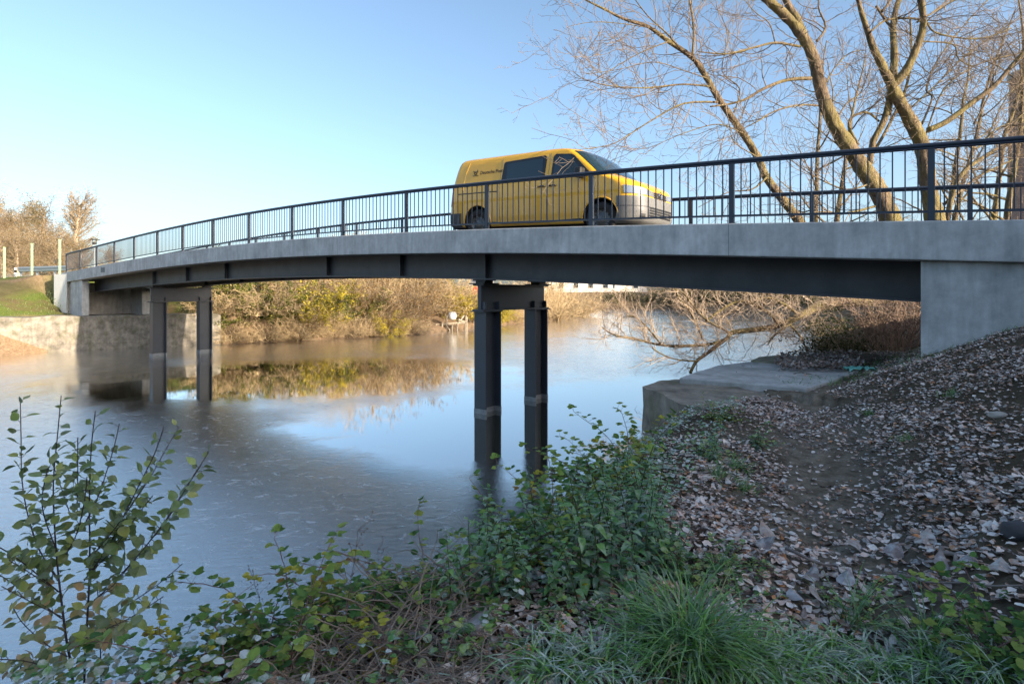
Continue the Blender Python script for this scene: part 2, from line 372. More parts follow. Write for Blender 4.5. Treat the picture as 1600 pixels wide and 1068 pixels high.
# ------------------------------------------------------------------ water with thin ice
def water_mat():
    m, t, b = new_mat('icy_water'); t.nodes.remove(b)
    p = pos(t); g = N(t, 'ShaderNodeSeparateXYZ'); gg = N(t, 'ShaderNodeNewGeometry'); t.links.new(gg.outputs['Position'], g.inputs[0])
    # open water patch round the middle pier, ice elsewhere, ragged edge
    def blob(cx, cy, ex, ey, ang):
        mp = N(t, 'ShaderNodeMapping', vector_type='TEXTURE'); mp.inputs['Location'].default_value = (cx, cy, 0)
        mp.inputs['Rotation'].default_value = (0, 0, ang); mp.inputs['Scale'].default_value = (ex, ey, 1e6)
        t.links.new(gg.outputs['Position'], mp.inputs[0])
        l = N(t, 'ShaderNodeVectorMath', operation='LENGTH'); t.links.new(mp.outputs[0], l.inputs[0]); return l.outputs['Value']
    d1 = blob(-.2, 12.6, 5.2, 4.6, R(8)); d3 = blob(-6.5, 18.6, 9.0, 5.6, R(8)); d2 = blob(3.2, 12.5, 5.0, 7.0, R(-20))
    d = math_(t, 'MINIMUM', math_(t, 'MINIMUM', d1, d2), d3)
    n1 = noise(t, p, .8, 7, .65, .6); d = math_(t, 'ADD', d, math_(t, 'MULTIPLY', math_(t, 'SUBTRACT', n1, .5), .75))
    ice = ramp(t, d, [(.66, 0.), (1.38, 1.)])
    nf = noise(t, pos(t, (1, 2.2, 1)), 5, 8, .7, 1.0); nf2 = noise(t, p, 22, 6, .7); nl = noise(t, p, .35, 4)
    rough = math_(t, 'MULTIPLY', ice, ramp(t, nl, [(.3, .07), (.7, .18)]))
    rough = math_(t, 'ADD', rough, .012)
    hgt = mix(t, .45, nf, nf2)
    bp = N(t, 'ShaderNodeBump', i_Distance=.02); t.links.new(hgt, bp.inputs['Height'])
    t.links.new(math_(t, 'ADD', math_(t, 'MULTIPLY', ice, .35), .012), bp.inputs['Strength'])
    gl = N(t, 'ShaderNodeBsdfGlossy'); t.links.new(rough, gl.inputs['Roughness']); t.links.new(bp.outputs[0], gl.inputs['Normal']); gl.inputs['Color'].default_value = (1, 1, 1, 1)
    df = N(t, 'ShaderNodeBsdfDiffuse')
    base = mix(t, ice, (.045, .040, .022), ramp(t, nl, [(.3, (.050, .046, .036)), (.7, (.085, .075, .055))]))
    fleck = ramp(t, noise(t, pos(t, (1, 1.6, 1)), 2.6, 9, .75, 1.5), [(.53, 0.), (.66, .8)])
    base = mix(t, math_(t, 'MULTIPLY', fleck, ice), base, (.62, .66, .68))
    t.links.new(base, df.inputs['Color']); t.links.new(bp.outputs[0], df.inputs['Normal'])
    fr = N(t, 'ShaderNodeFresnel', i_IOR=2.0)
    fac = math_(t, 'ADD', math_(t, 'MULTIPLY', fr.outputs[0], 1.2), .22, True)
    fac = math_(t, 'MULTIPLY', fac, math_(t, 'SUBTRACT', 1.0, math_(t, 'MULTIPLY', math_(t, 'MULTIPLY', fleck, ice), .6)))
    mx = N(t, 'ShaderNodeMixShader'); t.links.new(fac, mx.inputs[0]); t.links.new(df.outputs[0], mx.inputs[1]); t.links.new(gl.outputs[0], mx.inputs[2])
    t.links.new(mx.outputs[0], t.nodes['Material Output'].inputs[0]); return m
wb = MB(); wb.add([(-120, -30, 0), (60, -30, 0), (60, 125, 0), (-120, 125, 0)], [(0, 1, 2, 3)])
tag(wb.build('water', water_mat()), kind='structure')

# ------------------------------------------------------------------ bridge
bridge = empty('bridge', B3(18, 1.9, 4.2), 'low arched road bridge of grey concrete deck on dark steel girders across the river', 'bridge')
bl = Vector(bridge.location)
def bb(mb, name, mats, parent=None, smooth=False):
    o = mb.build(name, mats, None, smooth)
    par = parent or bridge; o.parent = par
    off = Vector((0, 0, 0)); q = par
    while q is not None: off += Vector(q.location); q = q.parent
    o.location = -off; return o
def strip(mb, t0, t1, w0, w1, zt, zb, step=.6):
    """solid running along the bridge with top zk+zt and bottom zk+zb"""
    n = max(2, int(abs(t1-t0)/step)+1); T = np.linspace(t0, t1, n); v = []
    for t in T:
        for w, dz in ((w0, zb), (w1, zb), (w1, zt), (w0, zt)): v.append(B3(t, w, zk(t)+dz))
    f = [(0, 1, 2, 3), (4*(n-1)+3, 4*(n-1)+2, 4*(n-1)+1, 4*(n-1))]
    for i in range(n-1):
        for j in range(4): k = (j+1) % 4; f.append((4*i+j, 4*i+4+j, 4*i+4+k, 4*i+k))
    mb.add(v, f)
WF = 3.80
for w0, w1 in ((-.13, .32), (WF-.32, WF+.13)):
    m = MB(); strip(m, -4.5, 36.3, w0, w1, 0, -.50); bev(bb(m, 'edge_beam', M_conc), .015)
M_joint = simple('joint_filler', (.20, .205, .21), .9)
for tj in (2.5, 12.5, 22.5, 32.5): m = MB(); strip(m, tj, tj+.008, -.1315, -.1295, -.004, -.498); bb(m, 'joint_line', M_joint)
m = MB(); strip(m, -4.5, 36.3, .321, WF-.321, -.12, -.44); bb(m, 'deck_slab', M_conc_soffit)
m = MB(); strip(m, -4.5, 36.3, .325, WF-.325, -.085, -.116); bb(m, 'road_surface', M_asph)
for wc in (.83, WF-.83):
    m = MB(); strip(m, .12, 34.6, wc-.15, wc+.15, -.445, -.475); strip(m, .12, 34.6, wc-.011, wc+.011, -.476, -1.02); strip(m, .12, 34.6, wc-.20, wc+.20, -1.021, -1.052)
    gi = bb(m, 'girder', M_girder)
    for ts in (8.12, 11.0, 14.2, 20.4, 23.6, 26.85):
        m = MB()
        strip(m, ts, ts+.03, wc-.14, wc-.013, -.477, -1.019); strip(m, ts, ts+.03, wc+.013, wc+.14, -.477, -1.019); bb(m, 'stiffener', M_girder, gi)
for tp in (8.27, 26.95):
    p = B(tp, 1.9); pier = bpy.data.objects.new('pier', None); COL.objects.link(pier); pier.parent = bridge
    pier.location = Vector((p[0], p[1], 0))-bl
    zt = zk(tp)-1.052-.11; zb = zt-.60
    def bxo(m, t0, t1, w0, w1, z0, z1): m.prism([tuple(B(t0, w0)), tuple(B(t0, w1)), tuple(B(t1, w1)), tuple(B(t1, w0))], z0, z1)
    for w0 in (.68, 2.60):
        m = MB(); a = tp-.17; c = tp+.17
        bxo(m, a, c, w0, w0+.035, -1, zb); bxo(m, a, c, w0+.52, w0+.555, -1, zb); bxo(m, tp-.012, tp+.012, w0+.036, w0+.519, -1, zb)
        bb(m, 'column', M_steel, pier)
        m = MB(); e = .006
        bxo(m, a-e, c+e, w0-e, w0+.035+e, -1, .11); bxo(m, a-e, c+e, w0+.52-e, w0+.555+e, -1, .11); bxo(m, tp-.012-e, tp+.012+e, w0+.036+e, w0+.519-e, -1, .11)
        bb(m, 'column_foot', M_base, pier)
    m = MB()
    bxo(m, tp-.16, tp+.16, .60, 3.22, zb, zb+.03); bxo(m, tp-.16, tp+.16, .62, 3.20, zt-.03, zt); bxo(m, tp-.05, tp+.05, .66, 3.16, zb+.031, zt-.031)
    for w in (.70, 1.20, 2.62, 3.12): bxo(m, tp-.15, tp-.052, w-.01, w+.01, zb+.031, zb+.2)
    bxo(m, tp-.2, tp+.2, .57, 1.28, zb-.025, zb-.002); bxo(m, tp-.2, tp+.2, 2.55, 3.22, zb-.025, zb-.002)
    bb(m, 'crossbeam', M_steel, pier)
    for w in (.83, WF-.83):
        m = MB(); bxo(m, tp-.22, tp+.22, w-.28, w+.28, zt+.001, zt+.03); bxo(m, tp-.14, tp+.14, w-.14, w+.14, zt+.031, zt+.08); bxo(m, tp-.2, tp+.2, w-.18, w+.18, zt+.081, zt+.112)
        bb(m, 'bearing', M_black, pier)
for wr in (0.02, WF-.02):
    rl = bpy.data.objects.new('railing', None); COL.objects.link(rl); rl.parent = bridge; rl.location = Vector(B3(18, wr, 4.2))-bl
    Tt = list(np.linspace(-4.4, 36.15, 60)); m = MB()
    m.tube([B3(t, wr, zk(t)+.985) for t in Tt], .030, 8); strip(m, -4.4, 36.15, wr-.022, wr+.022, .955, .935, .6)
    bb(m, 'handrail', M_rail, rl, True)
    posts = [-4.4, -2.4]+POST_T
    sft = 0 if wr < 1 else -.45
    for q, t in enumerate(posts):
        t = min(t+sft, 36.1) if 0 < q else t
        m = MB(); p = [tuple(B(t-.038, wr-.03)), tuple(B(t-.038, wr+.03)), tuple(B(t+.038, wr+.03)), tuple(B(t+.038, wr-.03))]
        m.prism(p, zk(t)+.004, zk(t)+.934)
        p = [tuple(B(t-.08, wr-.07)), tuple(B(t-.08, wr+.07)), tuple(B(t+.08, wr+.07)), tuple(B(t+.08, wr-.07))]; m.prism(p, zk(t)-.005, zk(t)+.012)
        bb(m, 'post', M_rail, rl)
    for q in range(len(posts)-1):
        a, c = posts[q]+sft, posts[q+1]+sft; m = MB(); n = 18
        strip(m, a+.039, c-.039, wr-.02, wr+.02, .145, .115, .8)
        for k in range(1, n):
            t = a+(c-a)*k/n; m.prism([tuple(B(t-.008, wr-.008)), tuple(B(t-.008, wr+.008)), tuple(B(t+.008, wr+.008)), tuple(B(t+.008, wr-.008))], zk(t)+.1455, zk(t)+.9345)
        bb(m, 'bar_panel', M_rail, rl)
# abutments
def prism_tw(m, tws, z0, z1): m.prism([tuple(B(t, w)) for t, w in tws], z0, z1)
m = MB(); z = zk(0)
prism_tw(m, [(-4.5, 0.0), (.11, 0.0), (.11, .45), (-4.5, .45)], .3, [zk(-4.5)-.502, zk(.11)-.502, zk(.11)-.502, zk(-4.5)-.502])
prism_tw(m, [(-1.2, .452), (.11, .452), (.11, 3.35), (-1.2, 3.35)], .3, z-1.30)
prism_tw(m, [(-1.2, .452), (-.35, .452), (-.35, 3.35), (-1.2, 3.35)], z-1.298, z-.46)
prism_tw(m, [(-4.5, 3.352), (.11, 3.352), (.11, 3.8), (-4.5, 3.8)], .3, [zk(-4.5)-.502, zk(.11)-.502, zk(.11)-.502, zk(-4.5)-.502])
bev(bb(m, 'abutment', M_conc), .012)
m = MB()
for w0, w1 in ((-.02, .28), (2.6, 3.80)): prism_tw(m, [(33.5, w0), (35.1, w0), (35.1, w1), (33.5, w1)], 1.2, [zk(33.5)-.502, zk(35.1)-.502, zk(35.1)-.502, zk(33.5)-.502])
prism_tw(m, [(35.9, .0), (36.28, .0), (36.28, 3.7), (35.9, 3.7)], 1.2, zk(36)-.505)
prism_tw(m, [(35.101, .02), (35.899, .02), (35.899, .25), (35.101, .25)], 1.2, zk(36)-.505)
bev(bb(m, 'abutment', M_conc), .012)
# small drain plate on the beam
m = MB(); m.prism([tuple(B(29.9, -.136)), tuple(B(29.9, -.128)), tuple(B(30.4, -.128)), tuple(B(30.4, -.136))], zk(30)-.34, zk(30)-.12); bb(m, 'name_plate', simple('plate_grey', (.13, .14, .15), .6))

# ------------------------------------------------------------------ walls, slab
def wobble(o, s=.03, sc=3.):
    return o
m = MB(); A0 = np.array([-15.3, 29.9]); A1 = np.array([-21.2, 26.2]); e = (A1-A0)/np.linalg.norm(A1-A0); A1b = A0+e*13; nn = np.array([-e[1], e[0]]);
if nn@np.array([0, 1.]) < 0: nn = -nn
K = 30
fr = [A0+e*13*k/K for k in range(K+1)]
top = [1.62+.05*math.sin(k*1.3)*rng.random()-(.10 if k < 1 else 0) for k in range(K+1)]
v = []; f = []
for k in range(K+1):
    q = fr[k]
    for dd, zz in ((0.0, -.9), (.02, .35), (.03, .36), (.045, top[k]), (.75, top[k]+.02), (.8, -.9)):
        p = q+nn*dd; v.append((p[0], p[1], zz))
for k in range(K):
    for j in range(5): f.append((6*k+j, 6*k+j+1, 6*k+6+j+1, 6*k+6+j))
f.append(tuple(range(5, -1, -1))); f.append(tuple(6*K+q for q in range(6)))
m.add(v, f)
tag(m.build('retaining_wall', M_wall), 'old stained concrete quay wall at the waterline under the far left bridge end', 'wall')
m = MB(); c0 = px(84, 430, 29.4); c1 = px(104, 430, 28.9)
m.prism([(c0[0], c0[1]), (c1[0], c1[1]), (c1[0]-.25, c1[1]+.5), (c0[0]-.25, c0[1]+.5)], 1.6, c0[2]+.05)
bev(tag(m.build('concrete_block', M_white), 'white sunlit concrete block at the left end of the railing', 'concrete block'), .01)

def gp(x, y, z): Y = (CAMZ-z)*F/(y-HY); return ((x-CX)/F*Y, Y)
m = MB(); zt = 1.63
poly = [gp(1003, 600, zt), gp(1100, 640, zt), gp(1130, 640, zt), gp(1165, 634, zt), gp(1215, 614, zt), gp(1200, 600, zt), gp(1064, 588, zt), gp(1024, 593, zt)]
bm = bmesh.new(); n = len(poly)
vb = [bm.verts.new((p[0], p[1], -.9)) for p in poly]; zz = [1.60, 1.62, 1.60, 1.58, 1.60, 1.60, 1.60, 1.60]
vt = [bm.verts.new((p[0], p[1], q)) for p, q in zip(poly, zz)]
bm.faces.new(vb); bm.faces.new(vt[::-1])
for i in range(n): bm.faces.new((vb[i], vt[i], vt[(i+1) % n], vb[(i+1) % n]))
bmesh.ops.recalc_face_normals(bm, faces=bm.faces); bmesh.ops.triangulate(bm, faces=bm.faces)
bmesh.ops.subdivide_edges(bm, edges=bm.edges, cuts=9, use_grid_fill=True)
for v_ in bm.verts:
    c = v_.co; nzv = hash_noise(np.array(c.x+c.z*.7), np.array(c.y-c.z*.4), 3.3, 5)+.5*hash_noise(np.array(c.x-c.z), np.array(c.y), 9, 6)
    v_.co.z += float(nzv)*.035; v_.co.x += float(nzv)*.06; v_.co.y += float(hash_noise(np.array(c.y), np.array(c.z+c.x), 4, 8))*.06
me = bpy.data.meshes.new('block'); bm.to_mesh(me); me.materials.append(M_block)
tag(link('broken_concrete_wall', me), 'broken old concrete wall end jutting from the bank below the right abutment', 'wall')
# slab: three concrete planks side by side
m = MB(); zt = 1.67
L0, L1, L2, L3 = (1060, 590), (1093, 578), (1122, 569), (1168, 563); Rr = [(1262, 607), (1300, 595), (1322, 585), (1345, 577)]
Ls = [L0, L1, L2, L3]
for k in range(3):
    a, b_, c, d_ = Ls[k], Ls[k+1], Rr[k+1], Rr[k]
    P = [np.array(gp(*q, zt)) for q in (a, d_, c, b_)]; cen = sum(P)/4; P = [tuple(cen+(q-cen)*.986) for q in P]
    m.prism(P, zt-.2, [zt-.008*k]*4)
bev(tag(m.build('concrete_slab', M_slab), 'three flat grey concrete planks laid side by side on the bank under the bridge', 'slab'), .012)
m = MB(); zt = 1.66
P = [gp(*q, zt) for q in ((1172, 562.5), (1300, 574), (1330, 566), (1270, 556), (1215, 554), (1185, 557))]
m.prism(P, .2, zt); bev(tag(m.build('mossy_ledge', concrete('mossy_concrete', (.30, .27, .19), .4, 2, .9)), 'mossy stone ledge behind the flat concrete planks at the water edge', 'ledge'), .03, 3)

# ------------------------------------------------------------------ leaf geometry
def leaf_template(kind='ovate'):
    if kind == 'ovate': prof = [(0, .0), (.18, .24), (.42, .34), (.7, .25), (1, 0)]; fold = .07; droop = -.16
    elif kind == 'round': prof = [(0, .0), (.15, .30), (.45, .44), (.78, .30), (1, 0)]; fold = .06; droop = -.10
    elif kind == 'serr': prof = [(0, .02), (.12, .26), (.3, .32), (.55, .25), (.8, .12), (1, 0)]; fold = .09; droop = -.28
    elif kind == 'curl': prof = [(0, 0), (.2, .28), (.5, .40), (.8, .25), (1, 0)]; fold = -.14; droop = .22
    elif kind == 'quad': return np.array([(0, 0, 0), (.5, -.3, .03), (1, 0, 0), (.5, .3, .03)]), [(0, 1, 2, 3)]
    v = []; f = []; n = len(prof)
    for x, w in prof: v += [(x, -w, fold*w/.3+droop*x*x), (x, 0, droop*x*x), (x, w, fold*w/.3+droop*x*x)]
    for i in range(n-1):
        a = 3*i; f += [(a, a+3, a+4, a+1), (a+1, a+4, a+5, a+2)]
    return np.array(v), f
def frames(d, up):
    d = d/(np.linalg.norm(d, axis=1)[:, None]+1e-9); s = np.cross(up, d); s /= (np.linalg.norm(s, axis=1)[:, None]+1e-9); u = np.cross(d, s)
    return np.stack([d, s, u], 1)
def add_leaves(mb, pos_, d, up, size, cols, kind='ovate', jit=.0):
    T, f = leaf_template(kind); N_ = len(pos_); Fm = frames(d, up)
    Tn = np.repeat(T[None], N_, 0)
    if jit:
        Tn = Tn.copy(); Tn[:, :, 2] += rng.normal(0, jit, (N_, len(T))); Tn[:, :, 1] *= rng.uniform(.75, 1.2, (N_, 1)); Tn[:, :, 2] += rng.uniform(-.25, .35, (N_, 1))*Tn[:, :, 0]**2
    V = np.einsum('nki,nij->nkj', Tn, Fm)*np.asarray(size)[:, None, None]+pos_[:, None, :]
    k = len(T); fq = np.array(f); FA = (fq[None]+(np.arange(N_)*k)[:, None, None]).reshape(-1, fq.shape[1])
    mb.addarr(V.reshape(-1, 3), FA, np.repeat(cols, k, 0))
def pal(n, colors, probs=None, var=.2):
    c = np.array(colors)[rng.choice(len(colors), n, p=probs)]
    return np.clip(c*rng.uniform(1-var, 1+var, (n, 1)), 0, 1)
def rdir(n, zlo=-1, zhi=1):
    th = rng.uniform(0, 2*math.pi, n); z = rng.uniform(zlo, zhi, n); r = np.sqrt(1-z*z); return np.stack([r*np.cos(th), r*np.sin(th), z], 1)

# ------------------------------------------------------------------ branching
def wander(p, d, L, n, wob, grav):
    P = [np.array(p, float)]; d = np.array(d, float); st = L/n
    for _ in range(n):
        d = d+rng.normal(0, wob, 3)+np.array([0, 0, grav]); d /= np.linalg.norm(d); P.append(P[-1]+d*st)
    return np.array(P)
def spawn(pts, rad, levels, mb, lv=0, mb_leaf=None, leaves=None):
    """levels: list of dict(every, len, wob, grav, ang, n, sides, rmin)"""
    if lv >= len(levels): return
    q = levels[lv]; seg = np.diff(pts, axis=0); sl_ = np.linalg.norm(seg, axis=1); L = sl_.sum(); cum = np.concatenate([[0], np.cumsum(sl_)])
    k = rng.uniform(.3, 1)*q['every']+L*q.get('skip', .12)
    while k < L:
        i = min(np.searchsorted(cum, k)-1, len(seg)-1); i = max(i, 0); f = (k-cum[i])/(sl_[i]+1e-9)
        p = pts[i]+seg[i]*f; r = rad[i]*(1-f)+rad[i+1]*f; dd = seg[i]/(sl_[i]+1e-9)
        side = rng.normal(0, 1, 3); side -= side@dd*dd; side /= np.linalg.norm(side)
        a = q['ang']*rng.uniform(.6, 1.3); d = dd*math.cos(a)+side*math.sin(a)+np.array([0, 0, q.get('up', 0)])
        ln = q['len']*rng.uniform(.5, 1.3)*(1-.45*k/L if lv else 1)
        P = wander(p, d/np.linalg.norm(d), ln, q['n'], q['wob'], q['grav'])
        r0 = min(r*.6, q['r']*rng.uniform(.7, 1.2)); Rd = np.linspace(r0, max(r0*.25, q['rmin']), len(P))
        mb.tube(P, Rd, q['sides'], False)
        spawn(P, Rd, levels, mb, lv+1, mb_leaf, leaves)
        k += q['every']*rng.uniform(.6, 1.4)

# ------------------------------------------------------------------ the big bare trees beyond the bridge
def smooth_poly(P, R_, sub=4):
    P = np.asarray(P, float); n = len(P); out = []; ro = []
    for i in range(n-1):
        p0 = P[max(i-1, 0)]; p1 = P[i]; p2 = P[i+1]; p3 = P[min(i+2, n-1)]
        for k in range(sub):
            t = k/sub; out.append(.5*((2*p1)+(-p0+p2)*t+(2*p0-5*p1+4*p2-p3)*t*t+(-p0+3*p1-3*p2+p3)*t**3)); ro.append(R_[i]*(1-t)+R_[i+1]*t)
    out.append(P[-1]); ro.append(R_[-1]); return np.array(out), np.array(ro)
def crop(pts): return [(860+x/2.162, y/2.162) for x, y in pts]
def limb(pp, widths, d0, d1, iscrop=True):
    """outline measured in the photo, given its own distance (d0 at the base to d1 at the tip) and real thickness"""
    q = crop(pp) if iscrop else pp; n = len(q); D = np.linspace(d0, d1, n); W = np.interp(np.linspace(0, 1, n), np.linspace(0, 1, len(widths)), widths)
    P = [px(x, y, Y) for (x, y), Y in zip(q, D)]; Rd = [w/2.162/F*Y/2*.74 for w, Y in zip(W, D)] if iscrop else [w/F*Y/2 for w, Y in zip(W, D)]
    return smooth_poly(P, Rd)
LV = [dict(every=.21, len=1.5, wob=.17, grav=.04, ang=.9, n=8, sides=4, r=.014, rmin=.005, up=.15),
      dict(every=.19, len=.72, wob=.18, grav=.03, ang=.8, n=5, sides=3, r=.0085, rmin=.004),
      dict(every=.19, len=.32, wob=.2, grav=.01, ang=.75, n=3, sides=3, r=.0065, rmin=.0042)]
def rough_tube(mb, P, Rd):
    L = np.linspace(0, len(P)-1, len(P)*4); Q = np.stack([np.interp(L, np.arange(len(P)), P[:, c]) for c in range(3)], 1); q = np.interp(L, np.arange(len(P)), Rd)
    t2 = MB(); t2.tube(Q, q, 22, False); V = t2.v[0].reshape(len(Q), 22, 3); C = Q[:, None, :]; k = np.arange(22)[None]; z_ = np.arange(len(Q))[:, None]
    nz = hash_noise(k*1.0+0*z_, z_*.35+0*k, .8, 3)*.16+hash_noise(k*1.0+0*z_, z_*1.0, .45, 9)*.12; nz[:, -3:] = nz[:, :3]; nz = nz+hash_noise(0*k+5., z_*1.0+0*k, .18, 5)*.14
    V = C+(V-C)*(1+nz)[:, :, None]; mb.addarr(V.reshape(-1, 3), np.array(t2.f))
def big_tree(name, label, trunks, limbs, group='bare trees behind the bridge'):
    base = trunks[0][0][0]; o = empty(name, (base[0], base[1], base[2]), label, 'tree', group)
    mt = MB(); mc = MB()
    for P, Rd in trunks: rough_tube(mt, P, Rd)
    for P, Rd in limbs:
        if Rd[0] > .009: mt.tube(P, Rd, 9)
        else: mc.tube(P, Rd, 6)
    for P, Rd in trunks:
        k = len(P)//3; spawn(P[k:], Rd[k:], [dict(LV[0], every=.28, len=1.2, r=.010)]+LV[1:], mc)
    for P, Rd in limbs: spawn(P, Rd, LV, mc)
    for mb, nm, mm in ((mt, 'trunk', M_bark), (mc, 'crown', M_twig)):
        c = mb.build(nm, mm, o, True); c.location = -Vector(o.location)
    return o
DT = 14.2
tA = limb([(875, 800), (840, 745), (790, 680), (730, 600), (700, 530), (650, 450), (600, 380), (560, 320), (520, 250), (480, 195), (400, 140), (330, 90), (250, 65), (180, 30), (110, -5), (40, -50)], [44, 40, 34, 32, 28, 24, 20, 14, 9, 5], DT, 12.6)
lA = [limb([(480, 195), (485, 100), (470, 0), (455, -90)], [14, 11, 8], 13, 13.4), limb([(540, 292), (450, 285), (350, 295), (300, 297), (200, 290), (120, 270), (80, 245)], [9, 6, 3], 13.2, 12.2),
      limb([(565, 345), (450, 350), (350, 402), (270, 452), (200, 490), (80, 507)], [10, 6, 3], 13.3, 12),
      limb([(440, 165), (390, 110), (330, 55), (280, -10)], [10, 6, 4], 13, 12.6), limb([(400, 140), (300, 180), (190, 245), (120, 290)], [6, 4, 2], 12.9, 12.4),
      limb([(340, 95), (240, 80), (140, 75), (60, 90)], [5, 3, 2], 12.8, 12.2), limb([(530, 265), (455, 240), (350, 210), (230, 235), (120, 250)], [5, 4, 2], 13, 12),
      limb([(650, 450), (570, 420), (480, 440), (380, 480), (320, 520)], [6, 4, 2], 13.4, 12.6), limb([(700, 530), (620, 480), (600, 420), (560, 560)], [6, 4, 3], 13.5, 13),
      limb([(620, 380), (640, 300), (580, 240), (600, 120), (560, 20)], [6, 5, 3], 13.3, 13.6), limb([(730, 600), (680, 640), (600, 650), (500, 700)], [9, 6, 3], 13.6, 13.2)]
big_tree('bare_tree', 'leftmost leaning bare tree behind the bridge, its limbs reaching left over the yellow van', [tA], lA)
tB = limb([(1180, 830), (1150, 745), (1110, 650), (1050, 560), (990, 470), (945, 390), (910, 290), (890, 200), (850, 120), (800, 60), (740, 5), (690, -40)], [86, 80, 74, 64, 54, 48, 44, 40, 30], 14.4, 13.8)
tB2 = limb([(865, 140), (835, 70), (800, 10), (770, -60)], [36, 30, 26], 13.95, 14.2)
lB = [limb([(880, 265), (800, 270), (720, 300), (660, 335), (600, 352), (540, 360)], [18, 12, 7], 14, 13.2), limb([(845, 158), (760, 145), (690, 160), (600, 182), (500, 175)], [12, 9, 5], 14, 13.2),
      limb([(905, 357), (840, 355), (760, 375), (700, 410), (640, 440)], [9, 7, 4], 14.1, 13.5), limb([(900, 140), (930, 90), (905, 20), (920, -60)], [12, 8, 5], 13.9, 14.6),
      limb([(1040, 490), (1010, 430), (1020, 395), (1070, 380), (1110, 410)], [14, 12, 9], 14.2, 14.8), limb([(1080, 620), (1000, 640), (900, 600), (840, 560), (780, 520)], [9, 6, 3], 14.2, 13.5),
      limb([(960, 420), (1000, 350), (1050, 310), (1080, 220)], [8, 6, 3], 14.2, 15), limb([(920, 300), (960, 230), (1010, 180), (1060, 170)], [7, 5, 3], 14, 14.8),
      limb([(1120, 690), (1000, 720), (900, 715), (800, 740)], [12, 8, 4], 14.3, 13.8), limb([(1100, 500), (1140, 430), (1200, 300), (1220, 180), (1215, 60)], [14, 12, 8], 15, 16),
      limb([(760, 150), (740, 80), (690, 40), (640, -20)], [6, 5, 3], 13.9, 13.2)]
big_tree('bare_tree', 'thick bare tree leaning left in the middle of the three behind the railing', [tB, tB2], lB)
tC = limb([(1330, 850), (1300, 745), (1275, 620), (1258, 500), (1215, 405), (1172, 330), (1150, 280)], [86, 76, 66, 64, 56, 50, 44], 14.9, 14.4)
tC1 = limb([(1152, 285), (1120, 220), (1090, 160), (1070, 100), (1050, 40), (1035, -20)], [40, 32, 28, 20, 18], 14.4, 14)
tC2 = limb([(1155, 285), (1162, 200), (1158, 100), (1165, 40), (1185, -20)], [34, 28, 26, 20], 14.5, 15)
tC3 = limb([(1160, 285), (1200, 240), (1238, 160), (1260, 80), (1250, -10)], [40, 34, 30, 26], 14.4, 13.9)
tD = limb([(1080, 560), (1090, 480), (1130, 400), (1152, 300)], [22, 28, 28], 14.8, 14.6)
lC = [limb([(1275, 440), (1340, 410), (1420, 350), (1500, 290), (1560, 220), (1620, 150), (1680, 60)], [26, 24, 18, 12], 14.6, 14), limb([(1080, 110), (1130, 70), (1200, 62), (1265, 72), (1300, 110), (1400, 130), (1480, 125), (1560, 95)], [9, 9, 7, 4], 14.1, 14.6),
      limb([(1270, 450), (1330, 300), (1440, 220), (1540, 190), (1640, 170)], [8, 6, 4], 15, 16), limb([(1250, 140), (1360, 150), (1380, 200), (1460, 240)], [7, 6, 3], 14.2, 14.8),
      limb([(1380, 470), (1440, 500), (1500, 440), (1580, 400), (1640, 330)], [10, 8, 5], 15.2, 16), limb([(1340, 745), (1380, 600), (1480, 520), (1560, 480), (1640, 470)], [22, 16, 10], 15.2, 16),
      limb([(1330, 690), (1440, 600), (1520, 560), (1640, 500)], [14, 10, 6], 15.4, 16.2), limb([(1120, 40), (1150, 0), (1160, -40)], [12, 10], 14.5, 14.5),
      limb([(1240, 75), (1330, 20), (1400, -20)], [9, 7], 14, 14.4), limb([(1100, 20), (1150, 90), (1160, 60)], [12, 10], 14.8, 14.9), limb([(1255, 420), (1290, 330), (1270, 300), (1310, 200), (1420, 60), (1500, -20)], [9, 7, 4], 15, 16.5),
      limb([(1430, 420), (1490, 300), (1495, 215)], [7, 5, 4], 14.5, 14.3), limb([(1200, 380), (1300, 290), (1400, 190), (1540, 90), (1640, 30)], [8, 6, 3], 15.5, 17),
      limb([(1340, 640), (1440, 540), (1540, 330), (1640, 250)], [8, 6, 3], 15.6, 17)]
big_tree('bare_tree', 'forked bare tree standing behind the second railing post from the right', [tC, tC1, tC2, tC3, tD], lC)
def wild_tree(x, D, h, label, lean=0, nlimb=9):
    b_ = np.array([(x-CX)/F*D, D, 2.2]); tr = []; li = []
    for _ in range(2):
        P = wander(b_, (lean+rng.normal(0, .18), rng.normal(0, .15), 1), h, 14, .06, .01); Rd = np.linspace(.13, .02, 15); tr.append((P, Rd))
        for k in range(nlimb):
            i = 3+int(k*10/nlimb); th = rng.uniform(0, 6.28); d = np.array([math.cos(th), math.sin(th), rng.uniform(.2, 1.1)]); Q = wander(P[i], d/np.linalg.norm(d), rng.uniform(2.0, 3.8), 12, .11, .03); li.append((Q, np.linspace(Rd[i]*.5, .012, 13)))
    return big_tree('bare_tree', label, tr, li)
LV0 = LV; LV = [dict(LV[0], every=.40, len=1.3), dict(LV[1], every=.26, r=.008, rmin=.004), dict(LV[2], every=.2, r=.006, rmin=.0035)]
wild_tree(1545, 21, 11, 'dense bare tree filling the gap left of the brick chimney', .0)
wild_tree(1455, 24, 12, 'slender bare tree further back between the forked tree and the chimney', .05)
wild_tree(1290, 23, 11, 'slender bare tree further back between the two leftmost leaning trunks', -.05)
LV = LV0
